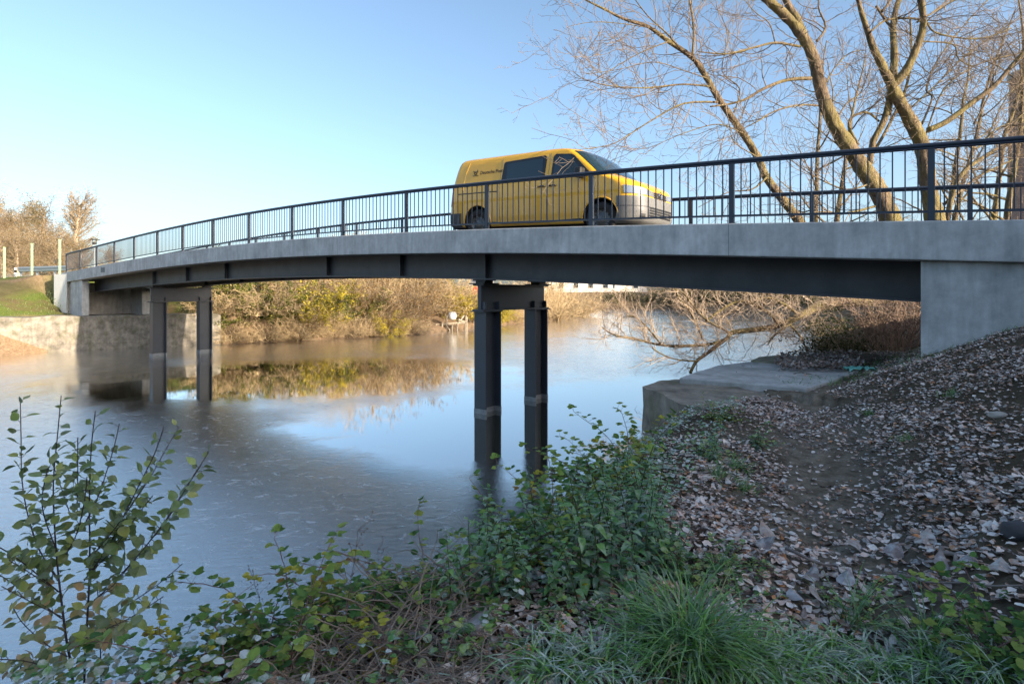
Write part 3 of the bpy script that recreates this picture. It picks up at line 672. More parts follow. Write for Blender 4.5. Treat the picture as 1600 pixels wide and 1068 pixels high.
# low limb over the water, a leaning tree of its own
def c5(pts): return [(700+x/2.162, 400+y/2.162) for x, y in pts]
LW = [dict(every=.11, len=1.15, wob=.22, grav=.06, ang=.95, n=7, sides=4, r=.013, rmin=.005, up=.25), dict(every=.12, len=.5, wob=.25, grav=.04, ang=.85, n=5, sides=3, r=.010, rmin=.004), dict(every=.15, len=.2, wob=.2, grav=0, ang=.8, n=3, sides=3, r=.006, rmin=.003)]
mt = MB(); mc = MB()
l1 = limb(c5([(1560, 120), (1480, 138), (1400, 150), (1330, 150), (1250, 170), (1180, 205), (1110, 235), (1040, 248), (960, 258), (940, 280), (880, 298), (800, 303), (720, 300), (640, 282), (560, 265), (520, 240)]), [24, 22, 17, 12, 9, 7, 5, 4, 3, 2], 18.6, 15.6, False)
ls = [limb(c5([(945, 275), (880, 325), (840, 355), (818, 395)]), [6, 5, 5], 16.4, 16.0, False), limb(c5([(840, 355), (780, 350), (730, 335), (690, 310)]), [3, 2], 16.1, 15.8, False),
      limb(c5([(960, 262), (880, 220), (830, 170), (800, 130), (760, 110)]), [4, 3, 2], 16.5, 16.2, False), limb(c5([(1120, 232), (1080, 190), (1000, 150), (940, 170), (870, 220)]), [5, 4, 3], 17.0, 16.5, False),
      limb(c5([(1190, 200), (1130, 160), (1080, 140), (1010, 160), (960, 190)]), [5, 4, 2], 17.4, 16.8, False), limb(c5([(1150, 225), (1190, 270), (1205, 300), (1215, 330)]), [4, 3, 2], 17.2, 16.9, False),
      limb(c5([(1160, 225), (1100, 270), (1080, 300)]), [4, 2], 17.2, 16.7, False), limb(c5([(860, 275), (820, 190), (780, 140), (770, 110)]), [4, 3, 2], 16.3, 16.3, False), limb(c5([(720, 300), (690, 260), (640, 210), (600, 200)]), [3, 2], 16.0, 15.8, False)]
mt.tube(l1[0], l1[1], 9); spawn(l1[0][6:], l1[1][6:], LW, mc)
for P, Rd in ls: mt.tube(P, Rd, 6); spawn(P, Rd, LW, mc)
o = empty('leaning_tree', tuple(l1[0][0]), 'low mossy limb with sunlit bare twigs hanging over the water under the bridge', 'tree', None)
for mb, nm, mm in ((mt, 'trunk', M_bark), (mc, 'crown', M_twigd)):
    c = mb.build(nm, mm, o, True); c.location = -Vector(o.location)
# the stem that carries it down to the bank
mt2 = MB(); P = smooth_poly([l1[0][0], l1[0][0]+np.array([.6, .3, -.1]), l1[0][0]+np.array([1.3, .5, -.7]), l1[0][0]+np.array([1.7, .6, -1.6])], [l1[1][0], .22, .27, .33]); mt2.tube(P[0], P[1], 9)
c = mt2.build('root_stem', M_bark, o, True); c.location = -Vector(o.location)

# ------------------------------------------------------------------ bushes and far vegetation
def bush_mesh(name, h, w, ntw, nleaf, tcol, lcols, lp, leaf=.09, up=.5, thick=.02):
    mt, ml = MB(), MB(); ends = []
    for i in range(ntw):
        th = rng.uniform(0, 2*math.pi); r = rng.uniform(0, w*.35)
        p = np.array([r*math.cos(th), r*math.sin(th), 0]); out = rng.uniform(.15, 1.1)
        d = np.array([math.cos(th)*out, math.sin(th)*out, rng.uniform(.5, 1.4)*up*2]); d /= np.linalg.norm(d)
        P = wander(p, d, h*rng.uniform(.6, 1.15), 9, .13, -.045); P[:, 2] = np.maximum(P[:, 2], .03)
        mt.tube(P, np.linspace(thick, .006, len(P)), 3, False)
        for k in range(3, len(P), 1):
            for _ in range(2):
                q = wander(P[k], (P[k]-P[k-1])+rng.normal(0, .25, 3)*h*.1, h*.22*rng.uniform(.5, 1.2), 4, .25, -.02); q[:, 2] = np.maximum(q[:, 2], .03)
                mt.tube(q, np.linspace(.008, .004, len(q)), 3, False); ends.append(q[2:])
    E = np.concatenate(ends)
    if nleaf:
        idx = rng.integers(0, len(E), nleaf); pos_ = E[idx]+rng.normal(0, .07, (nleaf, 3)); pos_[:, 2] = np.maximum(pos_[:, 2], .03)
        blob_ = hash_noise(pos_[:, 0]+20, pos_[:, 2]+pos_[:, 1], 1.2, 3)+.5
        keep = rng.random(nleaf) < np.clip(.35+blob_, 0, 1); pos_ = pos_[keep]; n = len(pos_)
        ci = np.clip((blob_[keep]+rng.normal(0, .22, n))*len(lcols), 0, len(lcols)-1).astype(int)
        cols = np.array(lcols)[ci]*rng.uniform(.7, 1.3, (n, 1))
        add_leaves(ml, pos_, rdir(n), rdir(n), rng.uniform(.6, 1.3, n)*leaf, cols, 'quad')
    return mt.mesh(name+'_twigs', tcol, False), (ml.mesh(name+'_leaves', M_far) if nleaf else None)
tan_t = simple('tan_twig', (.46, .34, .19), .9, var=.3); grey_t = simple('grey_twig', (.26, .20, .13), .9, var=.3); red_t = simple('reddish_twig', (.21, .145, .105), .9, var=.3)
TAN = [(.34, .24, .11), (.50, .37, .17), (.60, .46, .24), (.42, .31, .17)]
YEL = [(.22, .22, .04), (.48, .40, .05), (.64, .50, .05), (.50, .42, .08)]
GRN = [(.04, .065, .015), (.08, .12, .025), (.18, .21, .04), (.34, .31, .07)]
ORG = [(.20, .10, .045), (.34, .19, .075), (.46, .28, .11), (.13, .10, .04)]
BK = {'reed': bush_mesh('straw_bush', 1.7, 2.4, 110, 500, tan_t, TAN, None, .10, .3, .014),
      'tan': bush_mesh('tan_bush', 3.2, 3.0, 110, 5200, tan_t, TAN, None, .08),
      'yel': bush_mesh('yellow_bush', 3.0, 2.6, 34, 11000, grey_t, YEL, None, .11),
      'grn': bush_mesh('green_bush', 3.0, 2.8, 34, 13000, grey_t, GRN, None, .11),
      'org': bush_mesh('brown_bush', 3.2, 3.0, 90, 8000, grey_t, ORG, None, .085),
      'bare': bush_mesh('bare_bush', 2.6, 2.6, 120, 1500, tan_t, TAN, None, .06),
      'dark': bush_mesh('dark_bush', 1.6, 2.4, 50, 6500, grey_t, [(.025, .04, .015), (.05, .07, .02), (.07, .08, .025)], None, .07),
      'red': bush_mesh('twig_bush', 1.9, 1.3, 60, 0, red_t, TAN, None, .05, 1.0, .010)}
BNAME = {'reed': 'straw_bush', 'tan': 'tan_bush', 'yel': 'yellow_bush', 'grn': 'green_bush', 'org': 'brown_bush', 'bare': 'bare_bush', 'dark': 'dark_bush', 'red': 'twig_bush'}
def place_bush(kind, x, y, label, sc=1.0, z=None, group='bushes on the far river bank', sz=1.0):
    zz = float(Hf(np.array([x]), np.array([y]))[0]) if z is None else z
    o = empty(BNAME[kind], (x, y, max(zz, 0)-.06), label, 'bush', group); o.rotation_euler.z = rng.uniform(0, 6.28); o.scale = (sc, sc, sc*sz)
    link('twigs', BK[kind][0], o)
    if BK[kind][1]: link('foliage', BK[kind][1], o)
    return o
# photo position, kind, scale, label
BL = [(352, 538, 31.0, 'reed', 1.0, 'straw coloured drooping bush just right of the left pier at the waterline'),
      (410, 537, 32.0, 'reed', 1.25, 'wide straw coloured bush overhanging the water, second to the right of the left pier'),
      (470, 533, 33.4, 'reed', 1.05, 'low dry straw bush at the water edge below the green and brown bushes'),
      (375, 470, 34.5, 'grn', 1.0, 'dark green leafy bush directly right of the left pier top'),
      (425, 480, 34.5, 'grn', .9, 'green and brown mixed bush behind the straw bushes'),
      (455, 480, 35.5, 'org', 1.0, 'tangled brown bush touching the girder between the piers'),
      (505, 500, 36.0, 'yel', 1.0, 'yellow green bush with its leaves reaching the water left of centre between piers'),
      (490, 460, 39.0, 'tan', 1.2, 'tall tan bush behind the yellow green one between the piers'),
      (548, 500, 37.0, 'grn', .85, 'small green bush in the middle of the bank between the piers'),
      (560, 510, 37.0, 'org', 1.0, 'reddish brown bush in the middle of the sunlit bank'),
      (590, 505, 38.0, 'tan', 1.05, 'pale tan bush right of the middle of the sunlit bank'),
      (610, 521, 37.2, 'yel', .5, 'small bright yellow bush by the water left of the wooden jetty'),
      (635, 515, 38.5, 'org', .95, 'dark brown bush by the water directly left of the wooden jetty'),
      (655, 490, 42.0, 'tan', 1.2, 'sandy bush rising behind the wooden jetty'),
      (700, 490, 44.5, 'tan', 1.15, 'golden bush between the jetty and the middle pier'),
      (735, 500, 46.0, 'yel', 1.0, 'yellow bush touching the left side of the middle pier'),
      (620, 460, 44.0, 'org', 1.5, 'large brown bush behind the row, under the girder'),
      (560, 455, 43.0, 'tan', 1.5, 'large sandy bush behind the row, left of the large brown one'),
      (800, 500, 51.0, 'bare', 1.1, 'sandy bare bush seen between the two columns of the middle pier'),
      (870, 498, 56.0, 'bare', 1.35, 'big rounded bare tan bush right of the middle pier'),
      (905, 492, 63.0, 'bare', 1.5, 'reddish tan bare bush at the river bend right of the middle pier'),
      (835, 480, 60.0, 'bare', 1.6, 'tan bare bush behind the right column of the middle pier')]
for x, y, D, k, sc, lab in BL:
    D -= 1.6*(k in ('yel', 'grn')); X = (x-CX)/F*D; place_bush(k, X, D, lab, sc)
edge = [(-15.2, 30.2), (-13.6, 31.2), (-12.2, 32.2), (-10.9, 33.1), (-9.4, 34.3), (-8.0, 35.4), (-6.7, 36.4), (-1.2, 46.6), (.4, 48.8)]
ord_ = ['first', 'second', 'third', 'fourth', 'fifth', 'sixth', 'seventh', 'eighth', 'ninth', 'tenth', 'eleventh', 'twelfth']
for q, (x, y) in enumerate(edge):
    k = ['reed', 'reed', 'reed', 'tan', 'reed', 'org', 'reed', 'yel', 'bare'][q]
    place_bush(k, x, y+.5, '%s low bush counted from the left pier along the sunlit waterline' % ord_[q], .82 if k == 'reed' else .6, .12)
for q, (x, y, sc_) in enumerate([(14, -6, 1.6), (11.5, -3, 1.5), (12.5, -1, 1.7), (13.5, 1.2, 1.5), (11.2, 1.0, 1.6), (15, -9, 1.8)]):  # unseen bushes added on the bank top to break up the shadow edge
    place_bush('bare', x, y, '%s unseen bare thicket from the road beyond the right frame edge, added to dapple the shadow edge' % ['fifth', 'fourth', 'third', 'nearest', 'second', 'farthest'][q], sc_, None, 'unseen thickets added for shade')
# far bank to the right of the bend
fb = [(958, 96, 'dark', 1.9), (1000, 95, 'dark', 2.0), (1045, 93, 'dark', 2.0), (1090, 88, 'dark', 2.0), (1135, 84, 'dark', 2.0), (1180, 80, 'dark', 2.0), (1225, 74, 'dark', 1.9), (1268, 66, 'dark', 1.8), (1305, 58, 'dark', 1.7),
      (1070, 96, 'bare', 1.9), (1115, 92, 'org', 1.7), (1160, 90, 'bare', 2.0), (1205, 84, 'tan', 1.8), (1250, 78, 'bare', 2.0), (1290, 70, 'org', 1.6), (1330, 60, 'bare', 1.6)]
names = ['first', 'second', 'third', 'fourth', 'fifth', 'sixth', 'seventh', 'eighth', 'ninth']
for q, (x, D, k, sc) in enumerate(fb):
    X = (x-CX)/F*D
    if k == 'dark': place_bush(k, X, D, '%s dark green bush from the left along the distant waterline' % names[q], sc, 0.3, 'dark bushes on the distant bank')
    else: place_bush(k, X, D+3, '%s pale bush from the left behind the dark distant waterline' % names[q-9], sc, None, 'pale bushes on the distant bank')
place_bush('dark', 9.6, 16.2, 'dark ivy bush beside the water below the right abutment', .7, .9, 'bushes below the right abutment', 1.0)
place_bush('dark', 10.3, 17.0, 'dark green bush further behind, deep under the right bridge end', 1.0, .9, 'bushes below the right abutment')
place_bush('red', 8.9, 13.4, 'upright reddish twig bush left of the right abutment', .85, 1.35, 'bushes below the right abutment')
place_bush('red', 9.9, 14.4, 'thicket of upright reddish stems touching the right abutment', .95, 1.4, 'bushes below the right abutment')

# distant trees
def tree_mesh(h, w, ntw, nleaf, lcols, tm):
    mt, ml, mk = MB(), MB(), MB()
    P = wander((0, 0, 0), (0, 0, 1), h*.85, 8, .04, .02); Rd = np.linspace(.035*h, .008*h, len(P)); mk.tube(P, Rd, 8)
    E = []
    for i in range(ntw):
        k = rng.uniform(.18, 1)*(len(P)-1); a = int(min(k, len(P)-2)); p = P[a]+(P[a+1]-P[a])*(k-a); fr_ = k/(len(P)-1); th = rng.uniform(0, 6.28)
        d = np.array([math.cos(th), math.sin(th), .55+.6*fr_]); d /= np.linalg.norm(d)
        q = wander(p, d, w*.6*rng.uniform(.6, 1.2)*(1.15-.5*fr_), 7, .14, .03); r_ = np.linspace(.006*h, .012, len(q)); mt.tube(q, r_, 4, False)
        for m_ in range(2, len(q)):
            for _ in range(3):
                s_ = wander(q[m_], (q[m_]-q[m_-1])+rng.normal(0, .3, 3)*w*.1, w*.22*rng.uniform(.5, 1.2), 4, .2, .03); mt.tube(s_, np.linspace(.016, .008, len(s_)), 3, False); E.append(s_[1:])
    E = np.concatenate(E)
    if nleaf:
        idx = rng.integers(0, len(E), nleaf); ps = E[idx]+rng.normal(0, .15, (nleaf, 3)); bl_ = hash_noise(ps[:, 0]+ps[:, 1]*.7+30, ps[:, 2], .7, 3)+.5
        kp = rng.random(nleaf) < np.clip(bl_*1.3, .05, 1); ps = ps[kp]; n = len(ps); add_leaves(ml, ps, rdir(n), rdir(n), rng.uniform(.5, 1.2, n)*.17, pal(n, lcols), 'quad')
    return mk.mesh('trunk', M_twigd, True), mt.mesh('branches', tm), (ml.mesh('foliage', M_far) if nleaf else None)
TK = [tree_mesh(11, 7, 90, 9000, [(.24, .15, .06), (.20, .14, .06), (.14, .12, .04), (.28, .19, .08)], grey_t), tree_mesh(11, 6.5, 80, 9000, [(.28, .2, .09), (.2, .17, .06), (.14, .14, .05)], grey_t), tree_mesh(12, 6, 90, 1500, [(.3, .24, .1)], grey_t)]
def place_tree(k, x, D, base, sc, label, group='trees beyond the left bank'):
    X = (x-CX)/F*D; o = empty('autumn_tree' if k < 2 else 'poplar_tree', (X, D, base), label, 'tree', group); o.rotation_euler.z = rng.uniform(0, 6.28); o.scale = (sc,)*3
    for nm, me in zip(('trunk', 'branches', 'foliage'), TK[k]):
        if me: link(nm, me, o)
for k, x, D, sc, lab in [(0, 4, 62, .80, 'brown leaved tree at the left edge of the photo'), (1, 32, 66, .82, 'mixed brown tree behind the leftmost green post'), (0, 58, 60, .62, 'low brown tree between the two left green posts'),
                         (1, 82, 70, .98, 'tall thin leaved tree above the guard rail'), (2, 116, 66, .98, 'nearly bare poplar left of the street lamp'), (0, 92, 58, .5, 'low orange brown tree behind the rightmost green post'),
                         (2, -12, 70, 1.15, 'tall bare tree whose twigs enter at the left edge'), (0, 28, 55, .5, 'low rust coloured tree directly behind the leftmost green post'), (1, 132, 64, .5, 'small tree right of the poplar behind the railing end'),
                         (0, 172, 66, .42, 'small dark tree seen through the railing near the brick house')]:
    place_tree(k, x, D, 2.9, sc, lab)
for q, (x, D, sc) in enumerate([(1000, 112, .55), (1060, 108, .6), (1120, 104, .6), (1180, 100, .65), (1245, 92, .6), (1310, 86, .6)]):
    place_tree(2, x, D, 2.5, sc, '%s bare tree from the left on the distant bank below the girder' % names[q], 'bare trees on the distant bank')

# ------------------------------------------------------------------ small built things
def at(x, y, D): return px(x, y, D)
for q, (x, y0, y1, D, lab) in enumerate([(7, 387, 438, 33.5, 'leftmost of three pale green posts on the grassy bank'), (50, 381, 431, 33.0, 'middle pale green post on the grassy bank'), (93.5, 375, 429, 32.5, 'rightmost pale green post, beside the white concrete block')]):
    a = at(x, y1, D); b_ = at(x, y0, D); o = empty('green_post', (a[0], a[1], a[2]-.3), lab, 'post', 'green posts on the left bank'); o.rotation_euler.z = R(20)
    m = MB(); m.box((-.045, -.045, 0), (.045, .045, b_[2]-a[2]+.3)); bev(m.build('pole', M_green, o), .006); m = MB(); m.box((-.055, -.055, b_[2]-a[2]+.301), (.055, .055, b_[2]-a[2]+.335)); m.build('cap', M_green, o)
o = empty('guard_rail', tuple(at(60, 432, 38)), 'galvanised crash barrier on posts behind the green posts', 'guard rail')
m = MB(); a = at(30, 421, 39); b_ = at(104, 419, 36.5); dv = (b_-a); nrm = np.array([dv[1], -dv[0], 0]); nrm /= np.linalg.norm(nrm)
prof = [(-.16, 0), (-.13, .06), (-.06, .06), (-.02, 0), (.02, 0), (.06, .06), (.13, .06), (.16, 0)]
v = [tuple(e_+nrm*d_+np.array([0, 0, z_])) for e_ in (a, b_) for z_, d_ in prof]; m.add(v, [(i, i+1, 9+i, 8+i) for i in range(7)])
c = m.build('rail_beam', M_galv, o); c.location = -Vector(o.location); sm = c.modifiers.new('s', 'SOLIDIFY'); sm.thickness = .012
for f_ in (.02, .38, .75): p = a+dv*f_; m = MB(); m.prism([(p[0]-.05, p[1]+.02), (p[0]+.05, p[1]+.02), (p[0]+.05, p[1]+.12), (p[0]-.05, p[1]+.12)], 3.0, p[2]+.14); c = m.build('post', M_galv, o); c.location = -Vector(o.location)
p = at(24, 420, 40); o = empty('marker_post', (p[0], p[1], 3.1), 'slim white marker post at the left end of the crash barrier', 'post'); m = MB(); m.prism([(-.06, -.04), (.06, -.04), (.06, .04), (-.06, .04)], 0, 1.35); m.build('post_body', M_white, o)
m = MB(); m.prism([(-.065, -.045), (.065, -.045), (.065, .045), (-.065, .045)], 1.0, 1.18); m.build('black_band', M_black, o)
# street lamp
p = at(147.5, 377, 46); o = empty('street_lamp', (p[0], p[1], 3.3), 'flat disc street lamp rising behind the left part of the bridge railing', 'street lamp')
H_ = p[2]-3.3; m = MB(); m.tube([(0, 0, 0), (0, 0, H_-.25)], [.06, .045], 8); m.build('pole', M_galv, o)
m = MB(); m.lathe([(0, H_-.25), (.14, H_-.25), (.16, H_-.1), (.13, H_-.08), (0, H_-.08)], Matrix(), 14); m.build('lantern', M_black, o)
for s_ in (-1, 1): m = MB(); m.tube([(s_*.13, 0, H_-.2), (s_*.17, 0, H_+.14)], .014, 5); m.build('bracket', M_black, o)
m = MB(); m.lathe([(0, H_+.2), (.38, H_+.16), (.39, H_+.14), (0, H_+.13)], Matrix(), 20); m.build('disc_shade', M_black, o)
# brick house behind the left railing end
def brick_mat(name, c0=(.30, .10, .06), c1=(.42, .17, .10), sc=1.0):
    m, t, b = new_mat(name); br = N(t, 'ShaderNodeTexBrick', i_Scale=4.0*sc); br.inputs['Color1'].default_value = (*c0, 1); br.inputs['Color2'].default_value = (*c1, 1); br.inputs['Mortar'].default_value = (.35, .32, .28, 1)
    cmb = N(t, 'ShaderNodeCombineXYZ'); sp = N(t, 'ShaderNodeSeparateXYZ'); t.links.new(pos(t, obj=True), sp.inputs[0])
    t.links.new(math_(t, 'ADD', sp.outputs[0], sp.outputs[1]), cmb.inputs[0]); t.links.new(sp.outputs[2], cmb.inputs[1]); t.links.new(cmb.outputs[0], br.inputs['Vector'])
    t.links.new(br.outputs[0], b.inputs['Base Color']); b.inputs['Roughness'].default_value = .9; return m
M_brick = brick_mat('brick', (.16, .05, .035), (.22, .08, .05))
def house(name, x, D, w, d, zb, wh, rh, label, wallm, roofm, nwin=3, rot=0, cat='house'):
    X = (x-CX)/F*D; o = empty(name, (X, D, zb), label, cat); o.rotation_euler.z = rot
    m = MB(); m.prism([(-w/2, 0), (w/2, 0), (w/2, d), (-w/2, d)], 0, wh)
    if rh > 0: m.add([(-w/2, 0, wh), (-w/2, d, wh), (-w/2, d/2, wh+rh-.05), (w/2, 0, wh), (w/2, d, wh), (w/2, d/2, wh+rh-.05)], [(0, 1, 2), (3, 5, 4)])
    m.build('wall', wallm, o); m = MB(); e_ = .35
    if rh > 0:
        sl2 = rh/(d/2); v = []
        for xx in (-w/2-e_, w/2+e_): v += [(xx, -e_, wh-e_*sl2+.03), (xx, d/2, wh+rh), (xx, d+e_, wh-e_*sl2+.03), (xx, d+e_, wh-e_*sl2+.18), (xx, d/2, wh+rh+.15), (xx, -e_, wh-e_*sl2+.18)]
        m.add(v, [(0, 1, 4, 5), (1, 2, 3, 4), (6, 11, 10, 7), (7, 10, 9, 8), (0, 6, 7, 1), (1, 7, 8, 2), (5, 4, 10, 11), (4, 3, 9, 10), (0, 5, 11, 6), (2, 8, 9, 3)])
    else: m.prism([(-w/2-.2, -.2), (w/2+.2, -.2), (w/2+.2, d+.2), (-w/2-.2, d+.2)], wh+.003, wh+.25)
    m.build('roof', roofm, o)
    for k in range(nwin):
        xc = -w/2+w*(k+.5)/nwin; f_ = MB(); f_.prism([(xc-.55, -.05), (xc+.55, -.05), (xc+.55, .02), (xc-.55, .02)], .9, 2.2); fo = f_.build('window', M_white, o)
        g_ = MB(); g_.prism([(xc-.46, -.065), (xc+.46, -.065), (xc+.46, -.052), (xc-.46, -.052)], 1.0, 2.1); g_.build('pane', M_glassd, fo)
    return o
house('brick_house', 141, 62, 3.6, 5, 2.6, 1.5, 1.2, 'red brick house with red roof seen through the left railing panels', M_brick, M_roof, 2, R(12))
house('white_building', 975, 112, 9, 8, 2.4, 3.6, 0, 'low white flat roofed building on the distant bank right of the bend', M_render, M_galv, 2, R(-5), 'building')
house('pale_building', 900, 108, 14, 8, 2.4, 4.2, 0, 'long pale building showing above the bare bushes right of the middle pier', M_render, M_galv, 5, R(0), 'building')
house('brown_shed', 350, 50, 6, 4, 2.4, 1.9, .8, 'small brown shed above the green bush right of the left pier', simple('shed_render', (.34, .27, .21), .9, var=.2), simple('shed_roof', (.2, .16, .13), .9, var=.2), 2, R(20), 'shed')
house('red_hut', 752, 66, 2.2, 2, 2.4, 1.2, .5, 'small red hut above the bushes left of the middle pier', simple('red_paint', (.45, .06, .04), .6, var=.2), M_galv, 1, 0, 'hut')
# jetty
o = empty('jetty', tuple(at(700, 512, 40)), 'weathered broken wooden jetty at the water edge left of the middle pier', 'jetty')
def jpart(nm, m): c = m.build(nm, M_wood, o); c.location = -Vector(o.location)
for x, y0, y1 in [(669, 505, 518), (680, 506, 518), (690, 504, 518), (697, 492, 517), (706, 506, 516), (714, 499, 520), (727, 492, 516), (729, 495, 515)]:
    a = at(x, y1+3, 40.3+(x-700)*.02); b_ = at(x+1, y0, 40.3+(x-700)*.02); m = MB(); m.tube([a, b_], .07, 6); jpart('pile', m)
m = MB(); m.tube([at(668, 507, 40.2), at(700, 506.5, 40.2)], .06, 5); jpart('crosspiece', m); m = MB(); m.tube([at(690, 506.5, 40.15), at(727, 504, 40.6)], .085, 5); jpart('crosspiece', m)
m = MB(); m.tube([at(714, 508, 40.3), at(725, 493, 40.8)], .06, 5); jpart('brace', m); m = MB(); m.tube([at(716, 499, 40.3), at(727, 503, 40.8)], .06, 5); jpart('brace', m)
m = MB(); m.tube([at(697, 508, 40.2), at(703, 516, 40.2)], .05, 5); jpart('brace', m)
p = at(706.5, 493, 40.5); m = MB(); m.lathe([(0, -.32), (.25, -.26), (.34, 0), (.25, .24), (0, .3)], Matrix.Translation(Vector(p)), 12)
for v_ in (0,): pass
tag(m.build('white_buoy', M_white, smooth=True), 'white round float perched on the broken wooden jetty', 'buoy')
# chimney at the right edge
D = 46; X = (1610-CX)/F*D; o = empty('brick_chimney', (X, D, 2), 'tall brown brick chimney behind the trees at the right edge of the photo', 'chimney')
m = MB(); zt = CAMZ+(HY-112)/F*D-2; m.lathe([(1.55, 0), (1.3, zt), (1.1, zt), (1.1, zt-.5)], Matrix(), 20); m.build('shaft', brick_mat('chimney_brick', (.26, .14, .10), (.36, .21, .15), .6), o)
m = MB(); m.lathe([(1.33, zt-.6), (1.46, zt-.5), (1.46, zt-.1), (1.33, zt+.02)], Matrix(), 20); m.build('crown_band', M_stone, o)

# ------------------------------------------------------------------ the yellow van
VL = 5.05
ZT = [.24, .30, .38, .5, .75, .85, .95, 1.02, 1.10, 1.18, 1.25, 1.30, 1.4, 1.6, 1.75, 1.84, 1.89, 1.925, 1.945]
XF = [.16, .05, .01, 0, .01, .03, .05, .10, .22, .44, .68, .78, .90, 1.14, 1.33, 1.49, 1.66, 1.92, 2.4]
XR = [.08, .02, 0, 0, 0, .01, .02, .02, .03, .03, .04, .05, .06, .10, .14, .18, .24, .36, .8]
HW = [.86, .92, .935, .945, .95, .95, .948, .945, .94, .932, .922, .915, .898, .862, .832, .80, .755, .68, .45]
_i = lambda z, T: float(np.interp(z, ZT, T))
def vloop(z, ns=110):
    xf, xr, hw = _i(z, XF), _i(z, XR), _i(z, HW); k = min(1, max(0, (z-.9)/.5)); rx = .44-.16*k; ry = .42-.14*k; bow = .04+.05*k; rr = .14
    P = []
    yc = hw-ry
    for q in range(10): y = yc*q/9; P.append((xf+bow*(y/hw)**2, y))
    x0 = xf+bow*(yc/hw)**2
    for q in range(1, 17): a = math.pi/2*q/16; P.append((x0+rx*(1-math.cos(a)), yc+ry*math.sin(a)))
    xs = x0+rx; xe = VL-xr-rr
    for q in range(1, ns+1): P.append((xs+(xe-xs)*q/ns, hw))
    for q in range(1, 9): a = math.pi/2*q/8; P.append((xe+rr*math.sin(a), hw-rr*(1-math.cos(a))))
    for q in range(1, 7): P.append((VL-xr+.02*(q/6), (hw-rr)*(1-q/6)))
    return np.array(P)
def vnorm(P):
    T = np.gradient(P, axis=0); T /= np.linalg.norm(T, axis=1)[:, None]; return np.stack([-T[:, 1], T[:, 0]], 1)
def tov(p, s=-1):   # (x from front, lateral, z) -> van frame, s=-1 is the side facing the river camera
    return (VL/2-p[0], s*p[1], p[2])
def yside(x, z):
    P = vloop(z); k = int(np.argmax(P[:, 1] > _i(z, HW)-1e-6)); k2 = len(P)-14
    return float(np.interp(x, P[:k2, 0], P[:k2, 1]))
tv = 4.50+VL/2; pv = B(tv, 1.9)
zr_, zf_ = zk(8.62)-.085, zk(5.35)-.085
van = empty('mail_van', (pv[0], pv[1], (zr_+zf_)/2-.005), 'yellow mail van with grey bumper driving over the bridge', 'van')
van.rotation_euler = (0, math.atan2(zr_-zf_, 3.27), math.atan2(-BD[1], -BD[0]))
# body shell, wheel arches cut out
m = MB(); zs = sorted(set(list(np.linspace(.24, 1.89, 60))+[1.90, 1.91, 1.92, 1.93, 1.938, 1.945])); V = []; nl = None
for z in zs:
    P = vloop(z); full = [tov((p[0], p[1], z)) for p in P]+[tov((p[0], p[1], z), 1) for p in P[-2:0:-1]]; nl = len(full); V += full
f = []
for i in range(len(zs)-1):
    for j in range(nl): k = (j+1) % nl; f.append((i*nl+j, i*nl+k, (i+1)*nl+k, (i+1)*nl+j))
f.append(tuple(range(nl-1, -1, -1))); f.append(tuple((len(zs)-1)*nl+j for j in range(nl)))
m.add(V, f); bo = m.build('body', [M_yellow, M_black], van, True)
WX = [.86, 4.12]; cuts = []
for x in WX:
    for s in (-1, 1):
        c = MB(); c.lathe([(0, 0), (.405, 0), (.405, .5), (0, .5)], Matrix.Translation((VL/2-x, s*.66, .36)) @ Matrix.Rotation(-s*math.pi/2, 4, 'X'), 40)
        me = c.mesh('cut', M_black); bmx = bmesh.new(); bmx.from_mesh(me); bmesh.ops.remove_doubles(bmx, verts=bmx.verts, dist=1e-5); bmesh.ops.recalc_face_normals(bmx, faces=bmx.faces); bmx.to_mesh(me); bmx.free()
        co = bpy.data.objects.new('cut', me); COL.objects.link(co); co.parent = van; cuts.append(co)
bmx = bmesh.new(); bmx.from_mesh(bo.data); bmesh.ops.recalc_face_normals(bmx, faces=bmx.faces); bmx.to_mesh(bo.data); bmx.free()
for co in cuts: md = bo.modifiers.new('b', 'BOOLEAN'); md.operation = 'DIFFERENCE'; md.object = co; md.solver = 'EXACT'
bpy.context.view_layer.update()
me = bpy.data.meshes.new_from_object(bo.evaluated_get(bpy.context.evaluated_depsgraph_get())); bo.modifiers.clear(); bo.data = me
for co in cuts: bpy.data.objects.remove(co)
me.materials.clear(); me.materials.append(M_yellow); me.materials.append(M_black)
for p in me.polygons:
    c = p.center; p.material_index = 0
    for x in WX:
        if math.hypot(c.x-(VL/2-x), c.z-.36) < .409 and abs(c.y) > .6 and (abs(p.normal.y) < .8 or abs(c.y) < .7) : p.material_index = 1; p.use_smooth = True
    if c.z < .26: p.material_index = 1
SH_ = .25
def side_patch(name, poly, mat, off=.006, parent=None, nz=14, nxx=16, sides=(-1, 1), loc=None):
    """polygon (x, z) laid on the flank"""
    poly = np.array(poly)-np.array([SH_, 0]); zs_ = np.linspace(poly[:, 1].min()+1e-4, poly[:, 1].max()-1e-4, nz); out = []
    for s in sides:
        m = MB(); V = []
        for z in zs_:
            xs = []
            for i in range(len(poly)):
                a, b_ = poly[i], poly[(i+1) % len(poly)]
                if (a[1]-z)*(b_[1]-z) < 0: xs.append(a[0]+(b_[0]-a[0])*(z-a[1])/(b_[1]-a[1]))
            x0, x1 = min(xs), max(xs)
            for q in range(nxx): x = x0+(x1-x0)*q/(nxx-1); V.append(tov((x, yside(x, z)+off, z), s))
        f = [(i*nxx+j, i*nxx+j+1, (i+1)*nxx+j+1, (i+1)*nxx+j) for i in range(nz-1) for j in range(nxx-1)]
        if s > 0: f = [q[::-1] for q in f]
        m.add(V, f); out.append(m.build(name, mat, parent or van, True))
    return out
